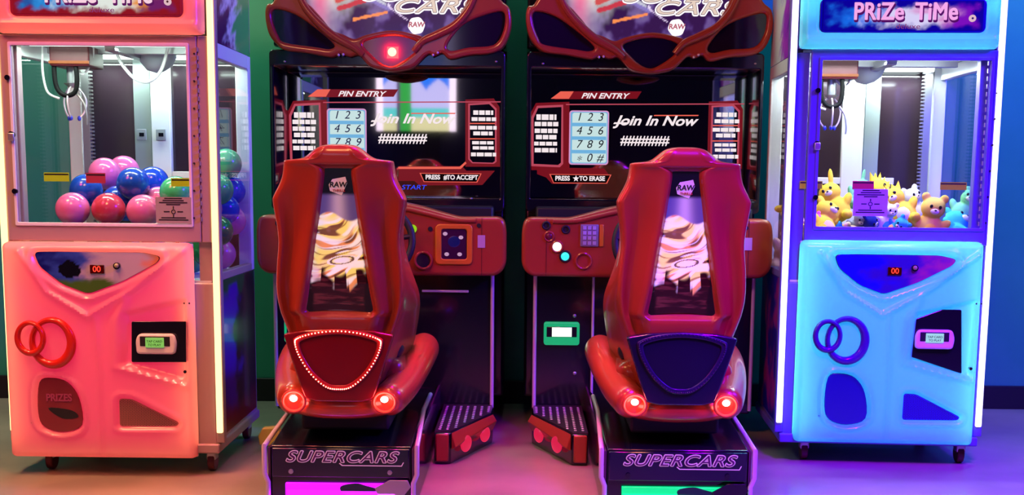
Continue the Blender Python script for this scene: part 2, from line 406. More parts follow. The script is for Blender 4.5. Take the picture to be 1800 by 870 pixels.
    obj('motor_dome', bm, mat('motor_grey', (.5,.56,.6), .3), P)
    # playfield light tubes
    for yy in (.08, DEP-.1):
        bm = bmesh.new(); cyl(bm, (-.30, yy, 1.588), (.30, yy, 1.588), .011, n=12); obj('light_tube', bm, E('tube_'+th['n'], th['tube'], 7), P)
        l = area('playfield_light', (0, 0, 0), (0, 0, -1), .6, lin(th['tube']), th['inpow'], .03); l.parent = P; l.location = (0, yy, 1.57); l.rotation_euler = (0, 0, 0)
    # lower moulded panel, lit from behind
    bxs = (c(18, 600)[0], c(346, 600)[0], c(180, 801)[1], c(180, 425)[1])
    if sgn < 0: bxs = (bxs[0], bxs[1], c2(1555, 777)[1], c2(1555, 423)[1])
    ctrl = rpoly([c(70, 441), c(110, 440), c(260, 442), c(291, 449), c(285, 460), c(225, 492), c(165, 514), c(120, 497), c(80, 466)], .02)
    chev = [c(45, 440), c(95, 510), c(165, 553), c(245, 505), c(330, 440)]
    ridge = [c(178, 556), c(185, 640), c(190, 800)]; ridge2 = [c(230, 525), c(215, 560), c(212, 640), c(345, 675)]
    rdr = [c(225, 545), c(338, 520), c(338, 672), c(222, 640)]
    doorp = spl([c(79, 668), c(100, 660), c(128, 668), c(148, 696), c(153, 742), c(120, 754), c(88, 745), c(77, 720)], 4)
    grl = rpoly([c(218, 696), c(240, 697), c(322, 738), c(318, 744), c(219, 744)], .012)
    def feats(x, z):
        h = 0
        d = polyd(x, z, ctrl); h -= .012*(1-sst(-.004, .012, d)); h += .006*math.exp(-((d-.022)/.01)**2)
        dc = min(segd(x, z, chev[i], chev[i+1]) for i in range(4)); h += .010*math.exp(-(dc/.012)**2)
        dr = min(segd(x, z, ridge[i], ridge[i+1]) for i in range(2)); h += .006*math.exp(-(dr/.010)**2)
        dq = min(segd(x, z, ridge2[i], ridge2[i+1]) for i in range(3)); h += .008*math.exp(-(dq/.016)**2)
        dd = polyd(x, z, rdr); h -= .014*(1-sst(-.02, .004, dd))
        dp = polyd(x, z, doorp); h -= .014*(1-sst(-.003, .010, dp)); h += .005*math.exp(-((dp-.018)/.009)**2)
        dg = polyd(x, z, grl); h -= .010*(1-sst(-.003, .012, dg)); h += .004*math.exp(-((dg-.02)/.009)**2)
        return h*1.5
    TR = translucent_mat('moulded_front_'+th['n'], th['plastic'])
    yb = -.012; dep = .05
    lit_panel('moulded_front_panel', bxs, .022, feats, dep, P, TR, yb)
    X0, X1, Z0, Z1 = bxs
    cxm, czm, ww, hh = (X0+X1)/2, (Z0+Z1)/2, X1-X0, Z1-Z0
    obj('light_box_back', bx(X0+.004, X1-.004, yb-.001, yb+.012, Z0+.004, Z1-.004), WHITE, P)
    for (lx, lz, sx_, sz_, pw) in ((cxm, Z0+.018, ww*.92, .015, th['edge']*1.0), (cxm, Z1-.016, ww*.92, .015, th['edge']*.75), (X0+.018, czm, .015, hh*.92, th['edge']*1.15), (X1-.018, czm, .015, hh*.92, th['edge']*1.15)):
        l = area('panel_led_strip', (0,0,0), (0,0,-1), sx_, th['edgec'], pw, sz_); l.parent = P; l.location = (lx, yb-.004, lz); l.rotation_euler = (PI/2, 0, 0)
    l = area('panel_led_board', (0,0,0), (0,0,-1), ww*.86, th['midc'], th['mid'], hh*.9); l.parent = P; l.location = (cxm, yb-.003, czm); l.rotation_euler = (PI/2, 0, 0)
    # marquee housing, lit the same way
    sgp = rrect(c2(1437, 30)[0], c2(1722, 30)[0], c2(1580, 61)[1], c2(1580, 2)[1], .022)
    def mf(x, z):
        d = polyd(x, z, sgp); return -.012*(1-sst(-.004, .010, d))+.006*math.exp(-((z-(mqB+.033))/.008)**2)
    lit_panel('marquee_housing', (-HW+.006, HW-.006, mqB+.002, zt-.004), .016, mf, .055, P, TR, yb, (100, 60))
    obj('marquee_back', bx(-HW+.01, HW-.01, yb-.001, yb+.012, mqB+.006, zt-.008), WHITE, P)
    for (lz, hz, pw) in ((mqB+.022, .014, th['edge']*.9), (zt-.03, .014, th['edge']*.6)):
        l = area('marquee_led_strip', (0,0,0), (0,0,-1), .7, th['edgec'], pw, hz); l.parent = P; l.location = (0, yb-.004, lz); l.rotation_euler = (PI/2, 0, 0)
    for xx in (-HW+.03, HW-.03):
        l = area('marquee_led_strip', (0,0,0), (0,0,-1), .014, th['edgec'], th['edge']*.45, .2); l.parent = P; l.location = (xx, yb-.004, (mqB+zt)/2); l.rotation_euler = (PI/2, 0, 0)
    l = area('marquee_led_board', (0,0,0), (0,0,-1), .7, th['midc'], th['mid']*.45, .2); l.parent = P; l.location = (0, yb-.003, (mqB+zt)/2); l.rotation_euler = (PI/2, 0, 0)
    sx0, sx1 = sgp[12][0], sgp[0][0]; sz0 = min(p[1] for p in sgp); sz1 = max(p[1] for p in sgp)
    ys = yb-.052
    # sign (rounded plate + printed art + lettering)
    sg = plate('prize_sign', [sgp], ys, .010, mat('sign_edge_'+th['n'], th['signe'], .3), P, bevel=.003)
    def sart(u, v):
        x = u; n1 = nz(u*9, v*2.2, 3.1); n2 = nz(u*4, v*3, 9)
        col = mixc(th['s0'], th['s1'], sst(.0, .22, u+n1*.12)); col = mixc(col, th['s2'], sst(.22, .42, u+n1*.15))
        col = mixc(col, th['s3'], sst(.55, .75, u+n2*.18-(.5-v)*.25)); col = mixc(col, th['s4'], sst(.74, .88, u+n1*.1))
        e = min(u*5.2, (1-u)*5.2, v*1.4, (1-v)*1.4); col = mixc(th['s5'], col, sst(.10, .42, e+n1*.25)); return col
    grid_art('sign_artwork', lambda u, v: (sx0+.012+(sx1-sx0-.024)*u, ys-.0012, sz0+.008+(sz1-sz0-.016)*v), sart, 120, 26, mat_vc('sign_backlit_'+th['n'], 1.0, base=0), sg)
    tz = sz0+(sz1-sz0)*.60; txc = (sx0+sx1)/2+.01; TS = .088
    for wd, ox in (('PRiZe', -.100), ('TiMe', .112)):
        ls = text('lettering', wd, TS, txc+ox, ys-.005, tz, E('letterpink_'+th['n'], th['letter'], 1.0), sg, halo=.002, sx=.82, space=1.06)
        text('lettering_shadow', wd, TS, txc+ox+.003, ys-.003, tz-.006, E('plum_'+th['n'], '5a1060', .9), sg, halo=.0045, sx=.82, space=1.06)
    text('small_lettering', 'deluxe', .026, txc+.01, ys-.004, sz0+.022, E('plum2_'+th['n'], '904078', .9), sg, sx=1.3)
    bm = bmesh.new(); q = (sx1-.052, ys-.006, sz0+(sz1-sz0)*.42); cyl(bm, (q[0], ys-.002, q[2]), q, .013, n=24)
    k_ = obj('sign_emblem', bm, E('emblem_'+th['n'], 'f0c8d0', .9), sg); bm = bmesh.new(); cyl(bm, (q[0], q[1], q[2]), (q[0], q[1]-.001, q[2]), .004, n=12); obj('emblem_dot', bm, BLACKM, sg)
    # control window with the credit display
    cp = plate('control_panel', [ctrl], yb-.046, .010, BLACK, P, bevel=.002)
    cx0, cx1 = min(p[0] for p in ctrl), max(p[0] for p in ctrl); cz0_, cz1_ = min(p[1] for p in ctrl), max(p[1] for p in ctrl)
    # artwork as one filled shape carrying per-vertex colours
    bm = bmesh.new(); NN = 60; vv = {}
    def edge_at(z):
        xs = [];
        for i in range(len(ctrl)):
            a, b = ctrl[i-1], ctrl[i]
            if (a[1]-z)*(b[1]-z) < 0: xs.append(a[0]+(b[0]-a[0])*(z-a[1])/(b[1]-a[1]))
        return (min(xs), max(xs)) if len(xs) > 1 else (0, 0)
    rows = [edge_at(cz0_+.002+(cz1_-cz0_-.004)*j/24) for j in range(25)]
    grid_art('control_artwork', lambda u, v: (rows[min(24, int(round(v*24)))][0]+.002+(rows[min(24, int(round(v*24)))][1]-rows[min(24, int(round(v*24)))][0]-.004)*u, yb-.0468, cz0_+.002+(cz1_-cz0_-.004)*v), lambda u, v: th['ctl'](rows[min(24, int(round(v*24)))][0]+(rows[min(24, int(round(v*24)))][1]-rows[min(24, int(round(v*24)))][0])*u, v, cx0, cx1), 60, 24, mat_vc('control_vinyl_'+th['n'], .10), cp)
    a, z = c(181, 471); obj('credit_display', bx(a-.026, a+.026, yb-.052, yb-.046, z-.016, z+.016), mat('display_dark', (.05,.0,.0), .2), cp, bevel=.002)
    text('credit_digits', '00', .03, a, yb-.0535, z, E('digits', 'ff3a28', 2.2), cp, sx=1.0)
    a, z = c(216, 465); bm = bmesh.new(); cyl(bm, (a, yb-.045, z), (a, yb-.058, z), .0125); bt = obj('button_collar', bm, BLACK, cp)
    bm = bmesh.new(); ball(bm, (a, yb-.057, z+.001), (.009, .008, .009), 20, 10); obj('push_button', bm, mat('button_olive', (.35,.36,.15), .15), cp)
    # two rings
    rm = mat('ring_'+th['n'], th['ring'], .25, coat=.4)
    a, z = c(104, 597); obj('large_ring', ring_mesh(a, z, .072, .082, .010, .018, yb-.058, .014, -.6), rm, P)
    a, z = c(69, 589); obj('small_ring', ring_mesh(a, z, .047, .056, .009, .012, yb-.068, .012, -2), rm, P)
    # prize flap
    pd = plate('prize_door', [doorp], yb-.042, .008, mat('flap_'+th['n'], th['flap'], .2, coat=.5), P, bevel=.003)
    a, z = c(112, 690)
    if sgn > 0:
        text('flap_lettering', 'PRIZES', .038, a+.003, yb-.0435, z-.01, E('flap_text', 'a82838', .8), pd, off=.001, sx=.85)
        plate('flap_dark_print', [spl([c(95, 712), c(135, 716), c(147, 728), c(120, 730)], 4)], yb-.0432, .001, BLACKM, pd)  # flat black shape on the lower flap
    # card reader plate
    if sgn > 0: rp = [c(239, 562), c(338, 562), c(338, 633), c(239, 633)]
    else: rp = [c2(1597, 560), c2(1648, 541), c2(1681, 541), c2(1681, 652), c2(1668, 648), c2(1590, 622)]
    pl = plate('card_reader_plate', [rpoly(rp, .006)], yb-.040, .008, BLACK, P, bevel=.002)
    a, z = c(283, 598) if sgn > 0 else c2(1632, 590)
    o_ = plate('card_reader', [rpoly([(a-.072, z+.010), (a-.060, z+.033), (a+.068, z+.033), (a+.078, z-.0), (a+.072, z-.042), (a-.070, z-.042)], .014)], yb-.062, .022, WHITE, pl, bevel=.007)
    obj('reader_slot', bx(a-.055, a+.055, yb-.0635, yb-.060, z-.012, z+.024), BLACKM, pl, bevel=.002)
    obj('reader_screen', bx(a-.034, a+.034, yb-.067, yb-.062, z-.016, z+.020), E('lcd_'+th['n'], th['lcd'], .9), pl, bevel=.002)
    text('reader_text', 'TAP CARD', .012, a, yb-.068, z+.006, mat('lcd_ink', (.02,.12,.02), .5), pl); text('reader_text', 'TO PLAY', .012, a, yb-.068, z-.007, mat('lcd_ink'), pl)
    a, z = c(333, 649); bm = bmesh.new(); cyl(bm, (a, yb-.03, z), (a, yb-.048, z), .006, n=14); obj('panel_lock', bm, BLACK, P)
    for q in ((332, 530), (68, 737), (341, 530)):
        bm = bmesh.new(); a, z = c(*q); ball(bm, (a, yb-.05, z), (.0035, .003, .0035), 8, 6); obj('panel_screw', bm, BLACKM, P)
    gp = plate('speaker_grille', [grl], yb-.042, .006, mat('grille_'+th['n'], th['grille'], .4), P, bevel=.001)
    bm = bmesh.new(); gx0, gx1 = min(p[0] for p in grl), max(p[0] for p in grl); gz0, gz1 = min(p[1] for p in grl), max(p[1] for p in grl)
    x = gx0; row = 0
    while x < gx1:
        z = gz0+(row % 2)*.003
        while z < gz1:
            if polyd(x, z, grl) < -.004: cyl(bm, (x, yb-.0425, z), (x, yb-.0432, z), .0016, n=6)
            z += .006
        x += .0055; row += 1
    obj('grille_holes', bm, BLACKM, gp)
    # info notice and small labels on the window
    nt = (c(276, 346), c(339, 393)) if sgn > 0 else (c2(1500, 332), c2(1557, 380))
    (a0, z1_), (a1, z0_) = nt
    n_ = obj('notice_plate', bx(a0, a1, -.019, -.0175, z0_, z1_), mat('notice_paper_'+th['n'], (.36,.34,.28) if sgn > 0 else (.40,.42,.55), .5), P)
    bm = bmesh.new()
    for k, (f0, f1, f) in enumerate(((.25,.75,.93),(.2,.8,.85),(.1,.9,.77),(.3,.7,.70),(.08,.92,.12),(.15,.85,.20))):
        box(bm, a0+(a1-a0)*f0, a0+(a1-a0)*f1, -.0198, -.019, z0_+(z1_-z0_)*f, z0_+(z1_-z0_)*f+.004)
    am, zm = (a0+a1)/2, z0_+(z1_-z0_)*.45
    box(bm, am-.035, am-.014, -.0198, -.019, zm-.002, zm+.002); box(bm, am+.014, am+.035, -.0198, -.019, zm-.002, zm+.002)
    box(bm, am-.002, am+.002, -.0198, -.019, zm+.010, zm+.020); box(bm, am-.002, am+.002, -.0198, -.019, zm-.020, zm-.010)
    obj('notice_print', bm, BLACKM, n_)
    bm = bmesh.new(); tube(bm, [(am+.007*math.cos(t*PI/8), -.0195, zm+.007*math.sin(t*PI/8)) for t in range(16)], .0015, 6, closed=True); obj('notice_symbol', bm, BLACKM, n_)
    YEL = mat('yellow_label', (.50,.85,.02), .4)
    def lab(px0, py0, px1, py1, f, yy, m=YEL, nm='warning_label'):
        (u0, w1), (u1, w0) = f(px0, py0), f(px1, py1)
        q = obj(nm, bx(u0, u1, yy, yy+.001, w0, w1), m, P); obj('label_band', bx(u0+.002, u1-.002, yy-.0006, yy, w1-.009, w1-.004), BLACKM, q)
    if sgn > 0:
        lab(76, 303, 121, 319, c, .004); lab(300, 313, 340, 328, c, .004)
        lab(150, 304, 185, 322, c, .004, mat('red_label', (.5,.05,.09), .4), 'price_label')
    else:
        lab(1408, 318, 1447, 332, c2, .004); lab(1652, 320, 1697, 334, c2, .004)
        lab(1498, 318, 1534, 333, c2, -.0185, mat('red_label', (.5,.05,.09), .4), 'price_label')
    # neon strips on the two front corners, in an aluminium channel
    STR = E('strip_'+th['n'], th['strip'], th['strips'])
    for s in (-1, 1):
        xs = s*(HW+.012)
        obj('light_strip_channel', bx(xs-.016, xs+.016, -.004, .03, .12, zt), fr, P, bevel=.003)
        obj('light_strip', bx(xs-.0115, xs+.0115, -.016, -.002, .16, zt-.01), STR, P, bevel=.005, seg=3)
    # plinth corners and castors
    obj('plinth', bx(-HW-.01, HW+.01, -.02, DEP+.0, .082, .118), fr, P, bevel=.006)
    for (xx, yy) in ((-HW+.10, .05), (HW-.035, .05), (-HW+.10, DEP-.06), (HW-.035, DEP-.06)):
        bm = bmesh.new(); box(bm, xx-.018, xx+.018, yy-.02, yy+.03, .045, .083); ca = obj('caster_fork', bm, STEEL, P, bevel=.006)
        bm = bmesh.new(); cyl(bm, (xx-.013, yy+.01, .038), (xx+.013, yy+.01, .038), .038, n=28); obj('caster_wheel', bm, mat('caster_red', (.10,.015,.02), .35), ca, bevel=.004)

def up1(u, v):
    n = nz(u*3+v*2, v*6-u*5, 2); f = nz(u*30+v*8, v*4-u*3, 5)
    col = mixc(lin('3a0050'), lin('e8e0e8'), sst(.30, .55, u+n*.25+f*.08)); col = mixc(col, lin('e8f090'), sst(.6, .75, u+n*.15)); 
    return mixc(col, lin('50c060'), sst(.75, .95, u+.3*(1-v)+n*.2))
def lo1(u, v):
    n = nz(u*3, v*4, 7); col = mixc(lin('5010a0'), lin('3a1824'), sst(.42, .6, u+n*.2)); col = mixc(lin('801828'), col, sst(.04, .22, v+n*.08)); return mixc(col, lin('2a6030'), sst(.80, .95, v+n*.2))
def up2(u, v):
    n = nz(u*3+v*2, v*6+u*5, 4); f = nz(u*26+v*10, v*4+u*3, 5)
    col = mixc(lin('3008a0'), lin('b030e0'), sst(.1, .35, u+n*.2+f*.1)); return mixc(col, lin('e8f0f0'), sst(.42, .62, u+n*.2+f*.08))
def lo2(u, v):
    n = nz(u*4, v*3, 2); return mixc(lin('1808a0'), lin('a01890'), sst(.25, .75, .5+n*.9-abs(v-.65)*.5))
def ctl1(x, v, a, b):
    u = (x-a)/(b-a); n = nz(u*5, v*3, 1)
    col = mixc(lin('101060'), lin('3048a0'), sst(.0, .3, u+n*.2)); col = mixc(col, lin('b09aa0'), sst(.3, .52, u+n*.12)); col = mixc(col, lin('d07858'), sst(.82, .92, u+n*.1))
    col = mixc(lin('406020'), col, sst(.22, .45, v+n*.15+abs(u-.5)*.2))
    if math.hypot((u-.27)*1.6, (v-.62)*.55) < .13+n*.04: col = (.003,.003,.006)
    return col
def ctl2(x, v, a, b):
    u = (x-a)/(b-a); n = nz(u*5, v*3, 1)
    col = mixc(lin('1010a0'), lin('301880'), sst(.2, .5, u+n*.2)); return mixc(col, lin('a03070'), sst(.6, .95, u+n*.2))
TH1 = dict(n='pink', frame=(.42,.30,.29), plastic=(.78,.32,.42), tube='e8fff4', inpow=5, edge=1.7, edgec=(1.0,.50,.18), mid=1.75, midc=(1.0,.022,.20),
    signe=(.25,.01,.04), s0=lin('102080'), s1=lin('2090e0'), s2=lin('e8f0e8'), s3=lin('f09020'), s4=lin('702068'), s5=lin('901020'), letter='ffd8e8',
    ctl=ctl1, ring=(.65,.02,.01), flap=(.22,.02,.03), lcd='90d060', grille=(.45,.16,.14), strip='ffd890', strips=2.6, up=up1, lo=lo1)
TH2 = dict(n='cyan', frame=(.13,.10,.50), plastic=(.22,.85,.82), tube='eefcff', inpow=8, edge=2.6, edgec=(.55,1.0,1.0), mid=1.7, midc=(.06,.56,.72),
    signe=(.0,.0,.20), s0=lin('0818b0'), s1=lin('1870f0'), s2=lin('e0d8ff'), s3=lin('e090d0'), s4=lin('8010c0'), s5=lin('0800a0'), letter='ffb0f0',
    ctl=ctl2, ring=(.05,.01,.22), flap=(.005,.005,.20), lcd='b0e8ff', grille=(.02,.02,.35), strip='fff4ff', strips=2.4, up=up2, lo=lo2)
crane1 = thing('crane_machine', 'prize crane machine glowing pink and orange, full of coloured balls', 'claw machine', (CX1, CY1, 0), 0, 'prize crane machines')
crane(crane1, 1, TH1)
crane2 = thing('crane_machine', 'prize crane machine glowing cyan and blue, full of plush toys', 'claw machine', (CX2, CY2, 0), CRZ, 'prize crane machines')
crane(crane2, -1, TH2)

# ------------------------------------------------------------------ balls in the left crane
def ballmat(n, col): return mat('ball_'+n, col, .18, coat=.6)
BC = {'pink': ballmat('pink', (.80,.16,.42)), 'blue': ballmat('blue', (.01,.07,.55)), 'green': ballmat('green', (.06,.50,.20)),
      'red': ballmat('red', (.62,.05,.10)), 'dark green': ballmat('dark_green', (.01,.22,.06))}
RB = .062
BALLME = {}
def make_ball(col, p, label, group):
    if col not in BALLME:
        bm = bmesh.new(); ball(bm, (0,0,0), RB, 32, 20)
        me = bpy.data.meshes.new('ball'); bm.to_mesh(me); bm.free(); me.materials.append(BC[col])
        for f in me.polygons: f.use_smooth = True
        BALLME[col] = me
    o = bpy.data.objects.new('play_ball', BALLME[col]); COL.objects.link(o); o.location = p
    tag(o, label, 'ball', group); return o
placed = []
ex = [(130, 366, 4.47, 'pink', 'pink ball at the lower left of the heap against the front glass'),
 (191, 368, 4.47, 'red', 'red ball against the front glass between two pink ones'),
 (252, 371, 4.47, 'pink', 'pink ball against the front glass right of the red ball'),
 (155, 338, 4.56, 'blue', 'blue ball just behind the leftmost pink ball'),
 (203, 350, 4.59, 'blue', 'half hidden blue ball behind the red ball'),
 (237, 328, 4.57, 'blue', 'large glossy blue ball in the middle of the heap'),
 (268, 322, 4.68, 'blue', 'blue ball at the right shoulder of the middle blue ball'),
 (185, 305, 4.69, 'pink', 'magenta pink ball at the top left of the heap'),
 (217, 301, 4.80, 'pink', 'magenta pink ball at the very top of the heap'),
 (277, 352, 4.60, 'pink', 'pink ball tucked under the right blue ball'),
 (311, 340, 4.54, 'green', 'pale green ball behind the window notice'),
 (418, 342, 4.80, 'green', 'light green ball against the side glass'),
 (441, 331, 4.965, 'blue', 'blue ball against the side glass near the rear post'),
 (432, 306, 4.93, 'green', 'pale green ball topping the side heap'),
 (397, 366, 4.55, 'pink', 'pink ball against the side glass beside the neon strip'),
 (437, 362, 4.90, 'blue', 'dark blue ball below the light green one at the side glass'),
 (424, 406, 4.72, 'dark green', 'deep green ball low in the side window'),
 (455, 372, 4.98, 'pink', 'pink ball by the rear post in the side window'),
 (402, 440, 4.56, 'dark green', 'deep green ball at the bottom of the side window')]
lim = CX1+HW-.008-RB
for (a, b, D, col, lb) in ex:
    p = U(a, b, D); p.x = min(p.x, lim); p.y = max(p.y, CY1+.012+RB); p.y = min(p.y, CY1+DEP-.03-RB)
    placed.append((p, col, lb))
for it in range(60):
    for i in range(len(placed)):
        for j in range(i):
            d = placed[i][0]-placed[j][0]; l = d.length
            if l < 2*RB*.985:
                q = d.normalized()*(2*RB*.985-l)*.5; placed[i][0].y += q.y*1.3; placed[j][0].y -= q.y*1.3
                placed[i][0].x += q.x*.3; placed[j][0].x -= q.x*.3; placed[i][0].z += q.z*.5; placed[j][0].z -= q.z*.5
    for p, _, _ in placed:
        p.x = min(p.x, lim); p.y = min(max(p.y, CY1+.012+RB), CY1+DEP-.04-RB); p.z = max(p.z, .73+RB)
filler = []
def htop(x, y):                             # heap surface, machine frame
    lx = x-CX1; h = .98+.10*sst(-.30, .0, lx)+.02*nz(lx*6, y*6)
    if lx < -.20: h = .83
    return h-(.05 if y-CY1 < .15 else 0)
zz = .73+RB; lay = 0
while zz < 1.1:
    yy = CY1+.02+RB+(lay % 2)*.05
    while yy < CY1+DEP-.04-RB:
        xx = CX1-HW+.02+RB+((lay+int(yy*10)) % 2)*.05
        while xx < lim:
            p = Vector((xx+random.uniform(-.006, .006), yy+random.uniform(-.006, .006), zz))
            if zz+RB < htop(xx, yy) and all((p-q[0]).length > 2*RB*.97 for q in placed) and all((p-q).length > 2*RB*.985 for q in filler): filler.append(p)
            xx += 2*RB*1.02
        yy += 2*RB*.93
    zz += RB*1.55; lay += 1
for p, col, lb in placed: make_ball(col, p, lb, 'play balls in the left crane')
BG = {'pink': 'pink ball buried in the lower heap of the left crane', 'blue': 'blue ball buried in the lower heap of the left crane', 'green': 'light green ball buried in the lower heap of the left crane', 'dark green': 'deep green ball buried in the lower heap of the left crane'}
for k, p in enumerate(filler):
    col = random.choice(['pink', 'pink', 'blue', 'green', 'dark green', 'dark green'] if p.z < .95 else ['pink', 'blue', 'pink'])
    make_ball(col, p, BG[col], col+' play balls under the heap')

# ------------------------------------------------------------------ plush toys in the right crane
def fur(n, col): return mat('plush_'+n, col, .9, bump=(70, .5), spec=.15)
PC = {'yellow': fur('yellow', (.92,.66,.05)), 'orange': fur('orange', (.80,.36,.10)), 'teal': fur('teal', (.05,.48,.55)), 'green': fur('green', (.20,.60,.28)),
      'white': fur('white', (.75,.75,.78)), 'navy': fur('navy', (.02,.03,.22)), 'pink': fur('pink', (.80,.15,.35)), 'peach': fur('peach', (.85,.55,.42)), 'tan': fur('tan', (.85,.58,.10)), 'grey': fur('grey', (.35,.35,.45))}
EYE = mat('plush_eye', (.005,.005,.005), .1); FELT = mat('plush_muzzle', (.82,.72,.55), .9)
def plush(name, label, cat, p, col, s, yaw, tilt, ears='round', belly=None, snout=True):
    t = thing(name, label, cat, p, 0, 'plush toys in the right crane')
    t.rotation_euler = (tilt[0], tilt[1], yaw)
    m = PC[col]; bm = bmesh.new()
    ball(bm, (0, 0, 0), (.062*s, .052*s, .068*s)); ball(bm, (0, -.008*s, .095*s), (.056*s, .050*s, .050*s))
    for k in (-1, 1):
        ball(bm, (k*.062*s, -.012*s, .020*s), (.022*s, .02*s, .040*s), rot=Matrix.Rotation(k*.8, 3, 'Y'))
        ball(bm, (k*.038*s, -.045*s, -.055*s), (.026*s, .040*s, .024*s))
        if ears == 'round': ball(bm, (k*.042*s, -.004*s, .142*s), (.021*s, .012*s, .021*s))
        elif ears == 'long': ball(bm, (k*.034*s, .0, .165*s), (.014*s, .010*s, .050*s), rot=Matrix.Rotation(k*.35, 3, 'Y'))
        elif ears == 'spike':
            for a in range(3): cyl(bm, (k*.02*s*a, 0, .125*s), (k*.034*s*a, .0, .185*s-.01*a*s), .016*s, .002*s, 10)
    b = obj('body', bm, m, t); r = b.modifiers.new('merge', 'REMESH'); r.mode = 'VOXEL'; r.voxel_size = .0045*max(.8, s); r.use_smooth_shade = True
    sm = b.modifiers.new('smooth', 'SMOOTH'); sm.factor = .6; sm.iterations = 6
    for k in (-1, 1):
        bm = bmesh.new(); ball(bm, (k*.020*s, -.054*s, .105*s), (.0075*s, .005*s, .009*s), 12, 8); obj('eye', bm, EYE, t)
    if snout:
        bm = bmesh.new(); ball(bm, (0, -.053*s, .084*s), (.020*s, .014*s, .014*s), 16, 10); q = obj('muzzle', bm, FELT, t)
        bm = bmesh.new(); ball(bm, (0, -.066*s, .090*s), (.006*s, .004*s, .004*s), 10, 6); obj('nose', bm, EYE, q)
    if belly:
        bm = bmesh.new(); ball(bm, (0, -.022*s, -.004*s), (.042*s, .034*s, .046*s), 20, 12); obj('belly_patch', bm, PC[belly], t)
    return t
PL = [(1447, 374, 4.80, 'yellow', 1.05, .3, (-.5, .5), 'round', 'peach', 'yellow plush bear lying at the left of the window with a peach belly', 'plush bear'),
 (1474, 342, 4.97, 'yellow', .95, -.4, (-.2, -.5), 'long', None, 'yellow long eared plush rabbit on top behind the left bear', 'plush rabbit'),
 (1421, 386, 4.80, 'pink', .60, .5, (.2, .8), 'round', None, 'small pink plush bear wedged against the left window edge', 'plush bear'),
 (1505, 382, 4.79, 'grey', .62, .0, (.6, .3), 'round', 'white', 'small grey plush mouse low behind the notice', 'plush mouse'),
 (1532, 388, 4.78, 'navy', .66, .7, (.2, -.7), 'long', None, 'small navy blue plush rabbit beside the notice at the glass', 'plush rabbit'),
 (1541, 340, 4.96, 'yellow', 1.05, .5, (-.2, .3), 'spike', None, 'yellow spiky haired plush doll topping the middle of the heap', 'plush doll'),
 (1590, 350, 4.84, 'yellow', .95, -.3, (-.3, -.6), 'spike', 'white', 'yellow spiky haired plush doll with white belly right of the middle', 'plush doll'),
 (1556, 374, 4.80, 'white', .66, .2, (.2, .2), 'round', 'teal', 'small white plush bear with teal belly', 'plush bear'),
 (1572, 388, 4.78, 'teal', .60, -.5, (.4, .9), 'round', None, 'small teal plush frog at the bottom edge of the glass', 'plush frog'),
 (1633, 372, 4.80, 'tan', 1.00, -.1, (.1, .15), 'round', 'yellow', 'tan and yellow plush bear facing out right of centre', 'plush bear'),
 (1612, 350, 4.95, 'white', .80, .4, (-.2, -.3), 'round', None, 'white plush bear half hidden behind the tan bear', 'plush bear'),
 (1684, 386, 4.84, 'teal', 1.10, .3, (-.8, .6), 'round', None, 'large turquoise plush bear lying in the right corner', 'plush bear'),
 (1690, 352, 4.95, 'green', .80, -.5, (-.3, .5), 'round', None, 'mint green plush bear above the turquoise one', 'plush bear'),
 (1505, 330, 5.05, 'green', .75, .2, (-.2, .6), 'long', None, 'green plush rabbit at the back of the heap by the post', 'plush rabbit'),
 (1344, 335, 5.06, 'yellow', .80, -1.2, (.0, .4), 'round', None, 'pale yellow plush bear high in the side window', 'plush bear'),
 (1347, 368, 4.98, 'peach', .85, -1.3, (.3, .2), 'round', 'white', 'peach plush bear in the side window below the yellow one', 'plush bear'),
 (1350, 405, 4.95, 'white', .85, -1.4, (.2, -.3), 'long', None, 'white plush rabbit low in the side window', 'plush rabbit'),
 (1352, 435, 4.93, 'navy', .80, -1.1, (.1, .3), 'round', None, 'navy plush bear at the bottom of the side window', 'plush bear')]
left2 = CX2-HW+.085
for (a, b, D, col, s, yaw, tilt, ears, belly, lb, cat) in PL:
    p = U(a, b, D)
    if a < 1400: p.x = left2+.005; 
    s *= .86; p.z -= .075*s
    plush(cat.replace(' ', '_'), lb, cat, p, col, s, yaw, tilt, ears, belly)
k = 0
for j in range(3):                           # lower layers carry the heap
    for i in range(5):
        col = ['yellow', 'white', 'peach', 'teal', 'orange'][(i*2+j) % 5]
        plush('plush_bear', col+' plush bear buried under the heap of the right crane', 'plush bear', (CX2-.27+i*.135, CY2+.13+j*.19, .80+.01*((i+j) % 2)), col, .95, .7*i, (.3, .2*j), snout=False)['group'] = 'buried plush bears'

# ------------------------------------------------------------------ racing games
RY = 5.35
LX = U(683, 250, RY).x; RX = U(1130, 250, RY).x
def L_(px, py, D=RY): p = U(px, py, D); return (p.x-LX, p.z)
def R_(px, py, D=RY): p = U(px, py, D); return (p.x-RX, p.z)
def Yd(D): return D-RY
MARQ_ART = mat_vc('marquee_backlit', 1.15, base=0)
SEAT_ART = mat_vc('seat_vinyl_emissive', .6, .25, .5)  # own emission added to brighten the printed vinyl, which is no lamp

